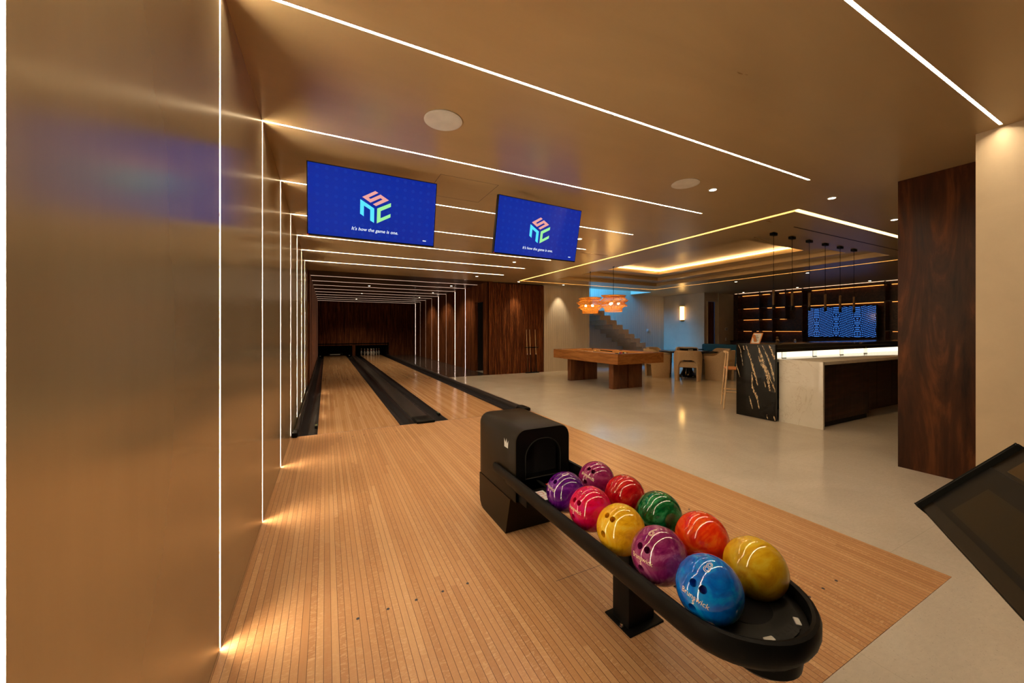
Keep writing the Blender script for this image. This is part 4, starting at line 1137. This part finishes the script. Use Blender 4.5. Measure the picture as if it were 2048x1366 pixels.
# bar stool
bs = thing('bar_stool', 'pale ash bar stool with woven seat half hidden behind the marble bar', 'bar stool', (6.445, 4.11, 0), wc=False); bs.rotation_euler = (0, 0, R(-141)); bs.scale = (.82, .82, 1)
FT = [(-.27, -.22), (.27, -.22), (-.24, .25), (.24, .25)]; TP = [(-.21, -.14), (.21, -.14), (-.19, .19), (.19, .19)]
for k, ((ax, ay), (bx_, by_)) in enumerate(zip(FT, TP)):
    top = 1.0 if k < 2 else .70
    f = top / .70; q = (ax + (bx_ - ax) * f * .8, ay + (by_ - ay) * f * .8, top)
    obj('leg', tube(bmesh.new(), [(ax, ay, 0), (ax + (q[0] - ax) * .6, ay + (q[1] - ay) * .6, top * .6), q], [.013, .019, .015], 10), M['ash'], bs)
obj('seat', B(-.20, .20, -.17, .20, .68, .715, .014, 3), M['orangeW'], bs)
for z_, a, c_ in ((.22, 0, 1), (.30, 0, 2), (.30, 1, 3), (.38, 2, 3)):
    pa, pc = [Vector((FT[i][0] + (TP[i][0] - FT[i][0]) * z_ / .7, FT[i][1] + (TP[i][1] - FT[i][1]) * z_ / .7, z_)) for i in (a, c_)]
    obj('footrest' if c_ == 1 else 'stretcher', tube(bmesh.new(), [pa, pc], .011, 8), M['ash'], bs)
obj('backrest', tube(bmesh.new(), [(-.215 * cos(a) * 1.05, -.12 - .06 * sin(a), .985) for a in [pi * k / 12 for k in range(13)]], .020, 10), M['ash'], bs)

# ------------------------------------------------------------ back bar shelving
bw = thing('back_bar', 'dark walnut shelf wall with glowing orange shelf lines behind the bar', 'shelving', (15.1, 7, 0))
YS0, YS1 = 2.2, 9.60
obj('back_panel', B(15.16, 15.195, YS0, YS1, 0, 2.84), M['walnutD'], bw)
ROWS = {2.735: [(9.29, 8.265), (7.92, 7.21), (6.88, 5.03), (4.84, 3.6)], 2.213: [(9.24, 8.66), (8.34, 7.69), (7.40, 7.21), (6.95, 5.03), (4.83, 3.6)],
        1.77: [(9.24, 8.21), (7.89, 7.69)], 1.322: [(9.24, 8.95), (8.73, 7.11), (4.82, 3.6)]}
for z_, L in ROWS.items():
    for a, c_ in L:
        sh_ = obj('shelf', B(14.90, 15.16, c_ - .1, a + .12, z_ + .012, z_ + .04), M['walnutD'], bw)
        sub('shelf_light', B(15.10, 15.155, c_, a, z_, z_ + .011), M['shelfled'], sh_, bw)
for y_ in (9.36, 8.52, 8.05, 7.08, 4.93, 7.62): obj('upright', B(14.90, 15.16, y_ - .012, y_ + .012, .95 if y_ != 7.62 else 1.77, 2.84), M['walnutD'], bw)
lw = obj('base_cabinet', B(14.65, 15.16, YS0, YS1 - .1, 0, .92, .003), M['walnutD'], bw)
obj('worktop', B(14.62, 15.16, YS0, YS1 - .1, .92, .95), M['tabletop'], bw)
tvb = thing('wave_screen', 'wide screen showing blue wave pattern on the shelf wall', 'television', (15.1, 6.0, 1.6))
obj('casing', B(14.86, 14.90, 5.08, 6.91, 1.12, 2.15, .004), M['black'], tvb); obj('display', B(14.8575, 14.861, 5.11, 6.88, 1.15, 2.12), M['wave'], None, sm=False).parent = tvb
tvb.children[-1].location = -tvb.location
obj('wall_bracket', B(14.90, 15.16, 5.8, 6.2, 1.5, 1.8), M['black'], tvb)
t = thing('cove_light', 'thin light line where the dark ceiling meets the shelf wall', 'ceiling light', (14.85, 6, ZC))
obj('light_line', B(15.12, 15.145, YS0, 9.62, ZC - .006, ZC - .001), M['thinring'], t)

for o in bpy.data.objects:
    if 'wc' in o.keys(): del o['wc']
